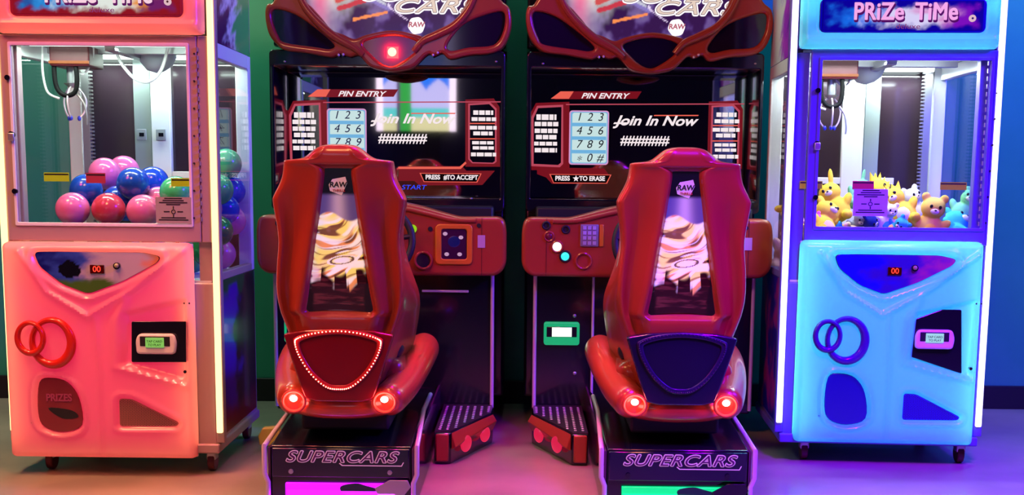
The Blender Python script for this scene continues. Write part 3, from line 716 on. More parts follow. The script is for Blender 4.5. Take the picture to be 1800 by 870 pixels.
def ns(x, y, z=0): return noise.noise(Vector((x, y, z)))
def car_art(u, v):                            # flames and a sports-car nose
    w1 = v*17+1.0*math.sin(u*3.0+.8)+ns(u*1.4, v*5, 2)*1.2
    n = ns(u*1.3, w1, 3); n2 = ns(u*2.2, w1*1.7, 8)
    col = mixc(lin('fffaf0'), lin('fff07a'), sst(-.10, .24, n)); col = mixc(col, lin('f0a060'), sst(.12, .36, n2+.12*(.5-u))); col = mixc(col, lin('7a5038'), sst(.24, .42, n2*.7+n*.6))
    col = mixc(col, lin('f0c8d0'), .8*sst(.35, .1, u)*sst(.0, .3, ns(u*3, v*9, 1)+.15))
    st = ns(u*1.1+4, w1*3.2, 5); col = mixc(col, lin('8a5a38'), .75*sst(.28, .45, st)); col = mixc(col, lin('ffffff'), .8*sst(.25, .45, ns(u*2, w1*2.6, 15)))
    # emblem-like headlamp oval
    d = math.hypot((u-.56)/.20, (v-.365-.05*(u-.5))/.024)
    if d < 1: col = mixc(lin('f4f0f4'), col, sst(.6, .95, d))
    if .92 < d < 1.15: col = lin('705848')
    if 1.15 < d < 1.40: col = lin('fff0e0')
    # swoosh
    if u > .60 and abs(v-(.28+(u-.6)*.42)) < .012+.006*(1-u): col = lin('fff8f8')
    dk = lin('28060f'); floor_ = mixc(dk, lin('6a2830'), sst(.0, .5, nz(u*1.5, v*22, 6))*.6)
    edge = .245+.05*math.sin(u*9)+n*.06+(.05 if .42 < u < .62 else 0)-(.05 if u < .2 or .66 < u < .8 else 0)
    col = mixc(floor_, col, sst(edge-.02, edge+.02, v))
    hw_ = .47-.02*n-.12*sst(.30, .0, v)
    col = mixc(col, lin('180408'), sst(hw_-.03, hw_+.02, abs(u-.49)+.03*n2))
    top = .655+.03*math.sin(u*6); col = mixc(col, mixc(lin('584880'), lin('b09ab0'), math.exp(-((u-.5)/.2)**2)), sst(top, top+.02, v))
    return mixc(col, (.006,.004,.010), sst(.80, .83, v))

def marquee_art(x, z, hw, z0):
    u = x/hw; v = z-z0
    n = nz(u*3, v*6, 1); n2 = nz(u*8, v*20, 4)
    col = mixc(lin('301040'), lin('5a3888'), sst(-.2, .3, n)+.1)
    g = math.exp(-(((u+.62)/.28)**2+((v-.30)/.13)**2)); col = mixc(col, lin('fffaf0'), g*1.8+.2*n)
    g = math.exp(-(((u+.80)/.10)**2+((v-.28)/.2)**2)); col = mixc(col, lin('ff4890'), g*.9)
    # red and grey car body strokes
    for (ax, az, bx_, bz, ww, cc) in ((-.60,.165,-.25,.215,.014,'d05050'), (-.58,.130,-.28,.165,.012,'c83848'), (-.40,.085,-.02,.115,.008,'ff9050'), (-.30,.205,-.05,.150,.012,'c8c8d8'), (-.25,.175,.0,.130,.010,'8878c0'), (-.55,.195,-.2,.25,.008,'e8d8c8'), (-.05,.19,.02,.135,.004,'f0e0ff'), (.02,.135,.22,.085,.0035,'e0c8f0')):
        d = segd(u*hw, v, (ax*hw, az), (bx_*hw, bz))+.004*n2; col = mixc(lin(cc), col, sst(ww*.6, ww, d))
    return mixc((.01,0,.02), col, sst(1.02, .90, math.hypot(u*.98, 0))*1.0)

SD_ = 5.62
def racer(P, mir, lit, glow, ms):
    """mir: side (+1 right, -1 left) of the step platform"""
    SHELL = RED
    # --- monitor housing and display
    hz0, hz1 = L_(683, 362)[1], L_(683, 88, 5.3)[1]
    hw = .515
    bm = bmesh.new(); box(bm, -hw, hw, Yd(5.645), Yd(5.83), .12, 2.36); box(bm, -hw, hw, Yd(5.40), Yd(5.645), 1.68, 2.36); box(bm, -hw, hw, Yd(5.40), Yd(5.645), .12, 1.0); obj('cabinet_body', bm, BLACK, P, bevel=.012)
    bz = plate('monitor_bezel', [rrect(-hw, hw, hz0-.02, hz1, .02), rrect(-.495, .497, 1.022, 1.590, .006)], Yd(5.305), .345, BLACK, P, bevel=.006)
    sc = obj('display', bx(-.494, .496, Yd(SD_), Yd(SD_)+.02, 1.023, 1.589), mat('display_glass', (.004,.001,.012), .03, spec=1.0, ior=2.4), P)
    y = Yd(SD_)
    def q(px, py): return L_(px, py, SD_)
    def r(px, py): return R_(px, py, SD_)
    def P4(*pts): return [p for p in pts]
    # left instruction box
    ob = [r(934, 206), r(944, 186), r(990, 184), r(990, 288), r(984, 294), r(934, 292)]
    ib = [r(938, 208), r(946, 190), r(987, 188), r(986, 286), r(981, 290), r(938, 288)]
    g = plate('instruction_frame', [ob, ib], y-.001, .001, SCPINK, sc)
    g = plate('instruction_panel', [[r(931, 202), r(942, 181), r(1001, 179), r(1001, 298), r(934, 299)], ob], y-.0005, .0005, SCRED, sc)
    def lines(items, f, w, nm):
        bm = bmesh.new()
        for (xa, xb, ya, yb_) in items:
            (a, z1), (b, z0) = f(xa, ya), f(xb, yb_); x = a; random.seed(int(xa*7+ya))
            while x < b-.004:
                l = random.uniform(.018, .035); x1 = min(b, x+l); box(bm, x, x1, y-.002, y-.001, z0, z1); x = x1+.004
        obj(nm, bm, SCREENW, sc, smooth=False)
    lines([(943,978,201,211),(940,982,214,222),(940,980,226,234),(942,980,237,245),(939,981,249,256),(940,979,260,268)], r, 0, 'instruction_text')
    lines([(832,867,194,202),(829,872,206,213)], q, 0, 'prize_text'); lines([(826,873,221,228),(832,866,231,238)], q, 0, 'prize_text'); lines([(830,869,248,254),(831,868,257,263),(828,872,268,275)], q, 0, 'prize_text')
    ob = [q(823, 182), q(862, 180), q(873, 191), q(873, 284), q(868, 288), q(830, 287), q(823, 280)]
    ib = [q(826, 185), q(860, 183), q(870, 193), q(870, 283), q(866, 286), q(831, 285), q(826, 279)]
    plate('prize_frame', [ob, ib], y-.001, .001, SCPINK, sc)
    plate('prize_panel', [[q(818, 175), q(868, 173), q(878, 188), q(879, 293), q(818, 293)], ob], y-.0005, .0005, SCRED, sc)
    for k in (216, 243): plate('prize_divider', [[q(826, k), q(870, k), q(870, k+2), q(826, k+2)]], y-.001, .001, SCREDL, sc)
    # title bar
    plate('title_bar', [[q(558, 157), q(700, 157), q(692, 170), q(548, 171)]], y-.0006, .0006, SCRED, sc)
    plate('title_flash', [[q(558, 157), q(581, 157), q(573, 170), q(541, 170)]], y-.001, .0006, SCREDL, sc)
    plate('title_rule', [[q(568, 181), q(880, 180), q(880, 178), q(568, 179)]], y-.001, .0006, SCPINK, sc)
    a, z = r(1062, 169); text('title_text', 'PIN ENTRY', .034, a, y-.002, z, SCREENW, sc, shear=.35, sx=1.28, off=.0008)
    # number pad
    a0, z1 = r(1001, 194); a1, z0 = r(1069, 290)
    kp = plate('keypad_frame', [rrect(a0, a1, z0, z1, .014)], y-.001, .001, E('key_frame', 'e8a0d8', .9), sc)
    plate('keypad_panel', [rrect(a0+.006, a1-.006, z0+.006, z1-.006, .010)], y-.002, .001, E('key_blue', '78c0f0', .9), sc)
    plate('keypad_panel', [rrect(a0+.014, a1-.010, z0+.010, z1-.010, .010)], y-.0025, .0005, E('key_white', 'd8f4f4', .9), sc)
    for k in range(1, 4):
        zz_ = z1-(z1-z0)*k/4; obj('keypad_band', bx(a0+.012, a1-.012, y-.003, y-.0025, zz_-.010, zz_+.006), E('key_blue', '78c0f0', .9), sc)
    INK = mat('screen_ink', (.01,.02,.09), .3)
    for k, ch in enumerate('123456789*0#'):
        text('keypad_digit', ch, .052, a0+(a1-a0)*(.24+.27*(k % 3)), y-.0035, z1-(z1-z0)*(.125+.25*(k//3))-(.012 if ch == '*' else 0), INK, sc, shear=.25)
    a, z = r(1152, 213); text('headline_text', 'Join In Now', .062, a, y-.002, z, SCREENW, sc, shear=.35, sx=1.22, off=.0015)
    plate('headline_flash', [[r(1080, 215), r(1105, 215), r(1104, 218), r(1078, 218)]], y-.0021, .0005, SCREENW, sc)
    plate('headline_flash', [[r(1150, 202), r(1228, 202), r(1227, 204), r(1149, 204)]], y-.0021, .0005, SCREDL, sc)
    a, z = r(1133, 247); text('pin_text', '#######', .062, a, y-.002, z, SCREENW, sc, shear=.1, sx=.92, off=.001, space=.95)
    # lower banners
    for (f, pts, tx, ty, body) in ((q, [(702,292),(812,292),(820,300),(870,300),(848,325),(738,326),(728,318),(700,318)], 792, 312, ('PRESS', '#', 'TO ACCEPT')),
                             (r, [(944,294),(1062,296),(1070,307),(1058,323),(970,323),(960,312),(944,306)], 1020, 314, ('PRESS', '', 'TO ERASE'))):
        g = plate('banner_panel', [[f(*p) for p in pts]], y-.0006, .0006, SCRED, sc)
        a, z = f(tx, ty); hwid = (.125 if f is q else .125)
        plate('banner_frame', [[(a-hwid-.02, z+.020), (a+hwid+.02, z+.020), (a+hwid, z-.022), (a-hwid, z-.022)], [(a-hwid-.013, z+.017), (a+hwid+.014, z+.017), (a+hwid-.004, z-.019), (a-hwid+.002, z-.019)]], y-.0015, .0006, SCREDL, sc)
        plate('banner_inner', [[(a-hwid-.012, z+.016), (a+hwid+.013, z+.016), (a+hwid-.004, z-.018), (a-hwid+.002, z-.018)]], y-.0012, .0004, SCBLK, sc)
        for wd, ox in zip(body, (-.083, -.024, .055)):
            if wd: text('banner_text', wd, .029, a+ox, y-.002, z, SCREENW, sc, off=.001, sx=.93)
        if f is r:
            st = [(a-.020+.016*(1 if k % 2 == 0 else .42)*math.sin(k*PI/5), z+.016*(1 if k % 2 == 0 else .42)*math.cos(k*PI/5)) for k in range(10)]
            plate('banner_star', [st], y-.0022, .0006, SCREENW, sc)
    plate('screen_rule', [[q(700, 293), q(808, 293), q(818, 284), q(820, 287), q(810, 297), q(700, 297)]], y-.0012, .0004, SCREDL, sc)
    a, z = q(727, 331); text('start_text', 'START', .030, a, y-.002, z+.004, E('start_blue', '2848ff', 1.2), bz, shear=.2, sx=1.3)
    for (ax, ay) in ((828, 349), (500, 108), (872, 108)):
        bm = bmesh.new(); a, z = L_(ax, ay, 5.3); ball(bm, (a, Yd(5.304), z), (.006, .003, .004), 10, 6); obj('bezel_screw', bm, STEEL, P)
    # --- marquee: bat-wing frame round a backlit disc
    MY = 5.30
    def m_(px, py): return L_(px, py, MY)
    outer = [(468,20),(469,40),(476,64),(492,83),(506,90),(540,94),(579,101),(590,100),(600,96),(616,101),(632,99),(651,118),(672,124),(690,126),(708,124),(729,118),(752,97),(764,100),(778,95),(792,105),(825,98),(866,94),(887,80),(899,48),(896,16),(881,1),(868,-30),(862,-80),(820,-150),(760,-195),(690,-208),(620,-195),(555,-150),(510,-80),(498,-30),(482,4),(472,8)]
    lensL = [(481,20),(497,19),(524,29),(557,52),(588,79),(580,87),(557,84),(503,76),(491,64),(481,38)]
    lensR = [(884,22),(865,24),(828,37),(806,53),(787,80),(794,90),(825,84),(867,80),(883,60),(888,35)]
    lensC = [(639,78),(660,68),(690,64),(719,68),(738,80),(724,97),(702,112),(688,117),(672,112),(655,98)]
    artb = [(538,0),(550,14),(566,32),(584,53),(604,61),(624,69),(645,62),(690,54),(735,62),(752,67),(780,54),(800,38),(812,20),(822,0),(832,-40),(820,-100),(780,-150),(690,-180),(600,-150),(550,-100),(533,-40)]
    S = lambda pts, n=4: spl([m_(*p) for p in pts], n)
    ao = S(artb, 5)
    fr = plate('marquee_frame', [S(outer), S(lensL), S(lensR), S(lensC), ao], Yd(MY)-.03, .09, SHELL, P, bevel=.014, res=4)
    # raised second ridge that crosses from the disc rim to the pods
    for pts in ([(522,-20),(538,14),(562,42),(590,66),(622,84),(640,98)], [(840,-20),(824,18),(800,46),(770,62),(744,74),(728,92)]):
        bm = bmesh.new(); tube(bm, spl([(m_(a, b)[0], Yd(MY)-.034, m_(a, b)[1]) for a, b in pts], 5, False), [.012+.006*math.sin(PI*i/25) for i in range(26)], 10); obj('frame_ridge', bm, SHELL, fr)
    for pts, nm in ((lensL, 'wing_lens'), (lensR, 'wing_lens')):
        plate(nm, [S([(a, b) for a, b in pts])], Yd(MY)-.014, .012, mat('smoked_lens', (.012,.004,.02), .08, coat=.6), P)
    cl = plate('centre_lens', [S(lensC)], Yd(MY)-.014, .012, mat('centre_lens_lit', (.08,.0,.01), .1, coat=.5, emit=(.25,0,.005), es=.25) if lit else mat('centre_lens_dark', (.01,.004,.05), .1, coat=.5), P)
    if lit:
        a, z = m_(690, 92); bm = bmesh.new(); ball(bm, (a, Yd(MY)-.016, z), (.019, .010, .019), 20, 12); obj('beacon_bulb', bm, E('beacon', 'ff6050', 10), cl)
        l = area('beacon_light', (0,0,0), (0,-1,0), .05, (1,.05,.03), .5); l.parent = P; l.location = (a, Yd(MY)-.035, z); l.rotation_euler = (PI/2, 0, 0)
    for p in ((597, 98), (605, 97), (762, 98), (770, 94)):
        bm = bmesh.new(); a, z = m_(*p); ball(bm, (a, Yd(MY)-.03, z), .006, 10, 8); obj('frame_bolt', bm, CHROME, fr)
    ax0, ax1 = min(p[0] for p in ao), max(p[0] for p in ao); az0, az1 = min(p[1] for p in ao), max(p[1] for p in ao)
    ctr = ((ax0+ax1)/2)
    ad = grid_art('marquee_artwork', lambda u, v: (ax0-.01+(ax1-ax0+.02)*u, Yd(MY)+.005, az0-.01+(az1-az0+.02)*v), lambda u, v: marquee_art(ax0-.01+(ax1-ax0+.02)*u-ctr, az0-.01+(az1-az0+.02)*v, (ax1-ax0)/2, az0), 130, 110, MARQ_ART, P)
    yt = Yd(MY)-.001
    for (body, pc, zpx, sz) in (('SUPER', 722, -10, .082), ('CARS', 760, 12, .078)):
        a, z = m_(pc, zpx)
        text('logo_outline', body, sz, a, yt, z, E('logo_white', 'fff4f8', 1.3), ad, shear=.35, halo=.008, sx=1.75, space=1.1)
        text('logo_fill', body, sz, a, yt-.003, z, E('logo_fill', 'f0d8c8', 1.0), ad, shear=.35, sx=1.75, space=1.1)
        text('logo_line', body, sz, a, yt-.0025, z, E('logo_line', '704860', .6), ad, shear=.35, halo=.002, sx=1.75, space=1.1)
    a, z = m_(732, 45); hx = [(a+.040*math.cos(k*PI/3+.15), z+.040*math.sin(k*PI/3+.15)) for k in range(6)]
    bd = plate('maker_badge', [rpoly(hx, .012)], yt, .003, E('logo_white', 'fff4f8', 1.3), ad)
    text('badge_text', 'RAW', .030, a, yt-.003, z+.003, E('badge_red', 'd07080', .8), bd, shear=.1, off=.001)
    # --- lower cabinet
    lw = .470; LY = 5.14
    bm = bmesh.new(); box(bm, -lw, lw, Yd(LY), Yd(5.70), .10, .80); obj('lower_cabinet', bm, BLACK, P, bevel=.006)
    obj('dashboard_support', bx(-lw, lw, Yd(5.22), Yd(5.45), .78, .99), BLACKM, P, bevel=.01)
    for s in (-1, 1):
        bm = bmesh.new(); tube(bm, [(s*lw, Yd(LY)-.004, .115), (s*lw, Yd(LY)-.004, .70)], .0085, 10); obj('edge_molding', bm, CHROME, P)
    xb = R_(1042, 560, LY)[0]*-mir if False else R_(1042, 560, LY)[0]
    bm = bmesh.new(); tube(bm, [(xb*1.0, Yd(LY)-.004, .16), (xb, Yd(LY)-.004, .70)], .006, 10); obj('door_molding', bm, CHROME, P)
    (a0, z1), (a1, z0) = R_(956, 565, LY), R_(1018, 606, LY)
    rd = plate('card_reader', [rrect(a0, a1, z0, z1, .012)], Yd(LY)-.022, .024, E('reader_green', '20c888', .75), P, bevel=.006)
    obj('reader_window', bx(a0+.012, a1-.012, Yd(LY)-.026, Yd(LY)-.021, z0+.036, z1-.020), BLACK, rd, bevel=.002)
    obj('reader_screen', bx(a0+.035, a1-.034, Yd(LY)-.028, Yd(LY)-.025, z0+.038, z1-.022), E('reader_white', 'f0fff0', 1.3), rd)
    bm = bmesh.new()
    for p in ((1010, 555), (1010, 656)): a, z = R_(p[0], p[1], LY); ball(bm, (a, Yd(LY)-.001, z), (.008, .005, .008), 12, 8)
    obj('door_lock', bm, STEEL, P)
    (a0, z1), (a1, z0) = L_(742, 509, LY), L_(824, 514, LY)
    obj('chrome_bar', bx(a0, a1, Yd(LY)-.012, Yd(LY), z0, z1), CHROME, P, bevel=.002)  # thin horizontal chrome bar on the cabinet front
    # --- dashboard
    DY = 5.07
    def d_(px, py, cab=0): p = U(px, py, DY); return (p.x-(LX if not cab else RX), p.z)
    zt0 = d_(800, 381)[1]; zb0 = d_(800, 484)[1]; zh = d_(740, 357)[1]
    half = [(0, zh+.004), (.09, zh+.003), (.16, zh-.010), (.26, zt0+.018), (.33, zt0), (.50, zt0+.002), (.522, zt0-.015), (.530, zt0-.06), (.530, zb0+.055), (.515, zb0+.02), (.485, zb0), (.0, zb0-.004)]
    ol = half+[(-a, b) for a, b in half[::-1]][1:-1]
    ds = plate('dashboard', [rpoly(ol, .02)], Yd(DY)-.02, .13, SHELL, P, bevel=.018, res=4)
    for s in (-1, 1):
        sp = [(s*.425, zt0-.002), (s*.4265, zt0-.002), (s*.4265, zb0+.002), (s*.425, zb0+.002)]
        plate('dashboard_seam', [sp], Yd(DY)-.0215, .003, BLACKM, ds)
        bm = bmesh.new(); tube(bm, spl([(s*a, Yd(DY)-.022, b) for a, b in ((.02, zh-.022), (.10, zh-.024), (.20, zh-.045), (.30, zt0-.012), (.40, zt0-.014))], 5, False), .010, 10); obj('dashboard_ridge', bm, SHELL, ds)
    y = Yd(DY)-.02
    # card display on the right half (seen on the left game)
    (a0, z1), (a1, z0) = d_(771, 398), d_(826, 460)
    plate('display_surround', [rrect(a0-.012, a1+.012, z0-.012, z1+.012, .02), rrect(a0+.014, a1-.012, z0+.012, z1-.010, .010)], y-.008, .012, mat('orange_trim', (.75,.22,.02), .25, coat=.5), ds, bevel=.005)
    cd = obj('card_display', bx(a0+.010, a1-.008, y-.003, y+.001, z0+.008, z1-.006), mat('card_glass', (.05,.01,.04), .1), ds)
    bm = bmesh.new()
    for (fx, fz) in ((.22,.80),(.72,.70),(.27,.22),(.68,.22)): ball(bm, (a0+(a1-a0)*fx, y-.004, z0+(z1-z0)*fz), (.010, .002, .008), 12, 8)
    obj('display_icons', bm, E('icon_pink', 'd0a0c8', .9), cd)
    bm = bmesh.new(); ball(bm, ((a0+a1)/2, y-.003, z0+(z1-z0)*.58), (.026, .002, .024), 16, 10); obj('display_globe', bm, E('icon_blue', '101060', .8), cd)
    a, z = d_(745, 457); bm = bmesh.new(); tube(bm, [(a+.035*math.cos(t*PI/14), y-.006, z+.035*math.sin(t*PI/14)) for t in range(28)], .006, 8, closed=True)
    sk = obj('speaker_ring', bm, SHELL, ds); bm = bmesh.new(); cyl(bm, (a, y-.001, z), (a, y-.006, z), .031); obj('speaker_cone', bm, BLACKM, sk)
    for (px, py, rr, f) in ((757, 402, .010, 0), (842, 396, .009, 0)):
        a, z = d_(px, py); bm = bmesh.new(); cyl(bm, (a, y, z), (a, y-.004, z), rr); obj('dashboard_socket', bm, BLACKM, ds)
    (a0, z1), (a1, z0) = d_(840, 413), d_(853, 435); obj('coin_label', bx(a0, a1, y-.003, y, z0, z1), mat('label_mauve', (.6,.4,.5), .4), ds)
    a, z = d_(726, 402); bm = bmesh.new(); cyl(bm, (a, y, z), (a, y-.010, z), .018); obj('gear_button', bm, E('button_lime', 'a0e020', .9), ds)
    # keypad and start buttons on the left half (seen on the right game)
    (a0, z1), (a1, z0) = d_(1020, 394, 1), d_(1051, 433, 1)
    k_ = obj('keypad', bx(a0, a1, y-.008, y, z0, z1), mat('keypad_grey', (.30,.26,.32), .35), ds, bevel=.003)
    bm = bmesh.new()
    for i in range(3):
        for j in range(4): box(bm, a0+(a1-a0)*(.14+.27*i), a0+(a1-a0)*(.14+.27*i+.19), y-.011, y-.008, z0+(z1-z0)*(.08+.23*j), z0+(z1-z0)*(.08+.23*j+.16))
    obj('keypad_keys', bm, mat('key_caps', (.50,.45,.65), .3), k_)
    obj('keypad_side', bx(a1+.004, a1+.022, y-.007, y, z0, z1), mat('orange_trim'), ds, bevel=.003)
    for (px, py, rr, col) in ((979, 433, .019, 'white'), (993, 450, .018, 'cyan'), (965, 415, .016, 'dark'), (960, 396, .012, 'hole'), (994, 403, .012, 'hole')):
        a, z = d_(px, py, 1); bm = bmesh.new(); tube(bm, [(a+rr*1.2*math.cos(t*PI/12), y-.003, z+rr*1.2*math.sin(t*PI/12)) for t in range(24)], .0045, 8, closed=True)
        b_ = obj('button_bezel', bm, SHELL if col in ('dark', 'white') else BLACKM, ds)
        bm = bmesh.new()
        if col == 'hole': cyl(bm, (a, y+.001, z), (a, y-.002, z), rr)
        else: ball(bm, (a, y-.002, z), (rr, .010, rr), 20, 10)
        obj('push_button', bm, {'white': E('btn_white', 'ffffff', 2.2), 'cyan': E('btn_cyan', '40f0f0', 1.2), 'dark': mat('btn_dark', (.15,.01,.03), .2), 'hole': BLACKM}[col], b_)
    a, z = d_(1025, 458, 1); bm = bmesh.new(); tube(bm, [(a+.032*math.cos(t*PI/14), y-.004, z+.032*math.sin(t*PI/14)) for t in range(28)], .005, 8, closed=True); obj('cup_ring', bm, SHELL, ds)
    # steering wheel in front of the dashboard, hidden by the seat from here
    zc = (zt0+zb0)/2+.03; wy = Yd(4.86)
    bm = bmesh.new(); tube(bm, [(.15*math.cos(t*PI/20), wy+.03*math.sin(t*PI/20), zc+.14*math.sin(t*PI/20)) for t in range(40)], .015, 12, closed=True)
    sw = obj('steering_wheel', bm, BLACKM, P)
    bm = bmesh.new(); cyl(bm, (0, wy-.005, zc), (0, Yd(DY), zc), .035)
    for t in (.15, PI-.15, -PI/2): tube(bm, [(0, wy, zc), (.145*math.cos(t), wy, zc+.135*math.sin(t))], .010, 8)
    obj('wheel_hub', bm, BLACKM, sw)
    # --- step platform
    pz = .13
    pl = [(.262, Yd(4.57)), (.325, Yd(4.57)), (.478, Yd(4.95)), (.478, Yd(LY)), (.262, Yd(LY))]
    def prism(bm, pts, z0, z1):
        a = [bm.verts.new((mir*x, y_, z0)) for x, y_ in pts]; b = [bm.verts.new((mir*x, y_, z1)) for x, y_ in pts]
        bm.faces.new(a[::-1]); bm.faces.new(b)
        for i in range(len(pts)): bm.faces.new((a[i-1], a[i], b[i], b[i-1]))
    bm = bmesh.new(); prism(bm, pl, .0, pz-.006); pf = obj('step_platform', bm, BLACK, P, bevel=.006)
    bm = bmesh.new(); prism(bm, [(.262, Yd(4.58)), (.322, Yd(4.58)), (.472, Yd(4.955)), (.472, Yd(LY)), (.262, Yd(LY))], pz-.006, pz)
    obj('tread_plate', bm, mat('tread_steel', (.10,.06,.09), .3, metal=.7), pf)
    bm = bmesh.new()
    for i in range(7):
        for j in range(14):
            X = .28+.030*i; Yv = 4.62+.036*j
            if X < .318+(Yv-4.60)*.40 and Yv < LY-.02: ball(bm, (mir*X, Yd(Yv), pz), (.0065, .011, .0022), 10, 5)
    obj('tread_studs', bm, CHROME, pf)
    bm = bmesh.new(); prism(bm, [(.266, Yd(4.560)), (.318, Yd(4.560)), (.318, Yd(4.575)), (.266, Yd(4.575))], .012, pz-.008); obj('front_fairing', bm, SHELL, pf, bevel=.006)
    # slanted red fairing with two lamps on the outer face
    A = Vector((.330, Yd(4.565))); B = Vector((.482, Yd(4.945))); dd = (B-A); nn = Vector((dd.y, -dd.x)).normalized()
    def fp(t, z, o=0): v = A+dd*t+nn*o; return (mir*v.x, v.y, z)
    bm = bmesh.new(); sec = [(0, .118), (.5, .122), (1, .124)]; 
    tp = [fp(t, pz-.004, .0) for t in (0, .25, .5, .75, 1)]; lo_ = [fp(t, [.070, .082, .088, .094, .098][k], .018) for k, t in enumerate((0, .25, .5, .75, 1))]
    a = [bm.verts.new(p) for p in tp]; b = [bm.verts.new(p) for p in lo_]; d2 = [bm.verts.new(fp(t, .06, .0)) for t in (0, .25, .5, .75, 1)]
    for i in range(4): bm.faces.new((a[i], a[i+1], b[i+1], b[i])); bm.faces.new((b[i], b[i+1], d2[i+1], d2[i]))
    bm.faces.new((a[0], b[0], d2[0])); bm.faces.new((a[4], d2[4], b[4]))
    obj('side_fairing', bm, SHELL, pf, bevel=.003)
    for t, r_ in ((.28, .034), (.74, .032)):
        p = fp(t, .062, .010); bm = bmesh.new(); ang = math.atan2(dd.y, mir*dd.x)
        ball(bm, p, (r_*1.3, .014, r_), 18, 12, rot=Matrix.Rotation(ang, 3, 'Z')); obj('marker_lamp', bm, E('marker_pink', 'ff2858', .75), pf)
    # --- seat pedestal
    BW = .243; FY = 3.90
    prof = [(Yd(FY), .0), (Yd(FY), .222), (Yd(4.30), .262), (Yd(4.62), .262), (Yd(LY), .20), (Yd(LY), .0)]
    bm = bmesh.new()
    a = [bm.verts.new((-BW+.008, y_, z)) for y_, z in prof]; b = [bm.verts.new((BW-.008, y_, z)) for y_, z in prof]
    bm.faces.new(a); bm.faces.new(b[::-1])
    for i in range(len(prof)): bm.faces.new((a[i-1], b[i-1], b[i], a[i]))
    pe = obj('seat_pedestal', bm, BLACK, P, bevel=.004)
    for s in (-1, 1):
        bm = bmesh.new(); pts = [(s*BW, Yd(FY)-.012, .0), (s*(BW-.0), Yd(FY)-.012, .10), (s*(BW+.012), Yd(FY)-.012, .13), (s*(BW+.012), Yd(FY)-.012, .222), (s*BW, Yd(4.30), .270), (s*BW, Yd(4.62), .268)]
        tube(bm, [pts[0], pts[1], pts[2], pts[3], pts[4], pts[5]], .0085, 10); obj('pedestal_edge_trim', bm, CHROME, pe)
        bm = bmesh.new(); box(bm, s*BW-.006 if s > 0 else s*BW-.002, s*BW+.002 if s > 0 else s*BW+.006, Yd(FY)+.0, Yd(LY), .0, .215); obj('pedestal_side_panel', bm, mat('side_vinyl', (.10,.01,.08), .14, coat=.8), pe)
    fb = obj('name_board', bx(-BW+.014, BW-.014, Yd(FY)-.014, Yd(FY)-.001, .118, .216), mat('board_gloss', (.006,.003,.02), .10, coat=.8), pe, bevel=.003)
    yb_ = Yd(FY)-.015
    text('board_lettering_edge', 'SUPERCARS', .052, 0, yb_, .187, mat('letter_silver_pink', (.75,.45,.6), .25, metal=.3, emit=(.75,.40,.55), es=.35), fb, shear=.35, halo=.0030, sx=1.28, space=1.08)
    text('board_lettering', 'SUPERCARS', .052, 0, yb_-.0012, .187, mat('letter_plum', (.10,.02,.09), .2), fb, shear=.35, sx=1.28, space=1.08)
    plate('board_underline', [[(-.005, .166), (.005, .158), (.205, .158), (.212, .172), (.209, .172), (.203, .161), (.007, .161), (-.002, .168)]], yb_, .001, mat('letter_silver_pink'), fb)
    bm = bmesh.new()
    for xx in (-.165, .165): cyl(bm, (xx, yb_, .138), (xx, yb_-.006, .138), .008, n=16)
    obj('board_bolt', bm, STEEL if lit else BLACK, fb)
    obj('glow_window', bx(-.185, .185, Yd(FY)-.018, Yd(FY)-.002, .01, .098), E('glow_'+ms, glow[0], glow[1]), pe, bevel=.002)
    plate('glow_emblem', [spl([(.0, .088), (.05, .100), (.085, .092), (.13, .078), (.12, .060), (.02, .06)], 4)], Yd(FY)-.0195, .001, mat('emblem_dark', (.01,.05,.03), .4), pe)
    plate('foot_bracket', [[(.115, .085), (.165, .113), (.225, .113), (.235, .09), (.20, .045), (.13, .05)]], Yd(FY)-.024, .004, STEEL if lit else BLACK, pe, bevel=.001)
    l = area('glow_light', (0,0,0), (0,-1,0), .36, lin(glow[0]), glow[2], .08); l.parent = P; l.location = (0, Yd(FY)-.03, .055); l.rotation_euler = (math.radians(60), 0, 0)
    # --- seat shell
    SD = 3.88
    def zs(py): return 1.12-(py-304.5)*SD/2100
    rows = [ # py, window half (0 none), near edge, wing edge, rear y offset, wing depth
        (251, 0, .028, .022, .030, .05), (253, 0, .055, .045, .015, .06), (258, 0, .074, .064, .006, .07), (266, 0, .092, .082, .0, .08), (273, 0, .106, .100, .0, .09), (277, 0, .122, .118, .0, .10), (278.5, 0, .165, .155, .0, .105),
        (280, 0, .178, .165, .0, .11), (281.5, 0, .180, .166, .0, .11), (287, 0, .180, .170, .0, .12), (291, .041, .181, .172, .0, .12), (313, .047, .186, .178, .0, .13), (332, .052, .206, .198, .0, .14), (345, .056, .218, .21, .0, .14), (348, .057, .2195, .21, .0, .14), (352, .058, .218, .21, .0, .145), (360, .060, .217, .21, .0, .15),
        (376, .064, .212, .20, .0, .17), (400, .072, .205, .195, .0, .20), (424, .080, .202, .192, .0, .24), (446, .086, .207, .197, .0, .28), (468, .092, .211, .205, .0, .32), (495, .100, .213, .222, .0, .34), (519, .108, .212, .238, .005, .36), (535, .114, .207, .243, .008, .37), (549, .120, .201, .244, .010, .37),
        (553, 0, .199, .244, .012, .37), (572, 0, .187, .240, .016, .38), (600, 0, .168, .232, .022, .38), (630, 0, .148, .220, .028, .38), (654, 0, .134, .205, .032, .38), (680, 0, .118, .185, .034, .38), (702, 0, .112, .165, .036, .38)]
    bm = bmesh.new(); RR = []
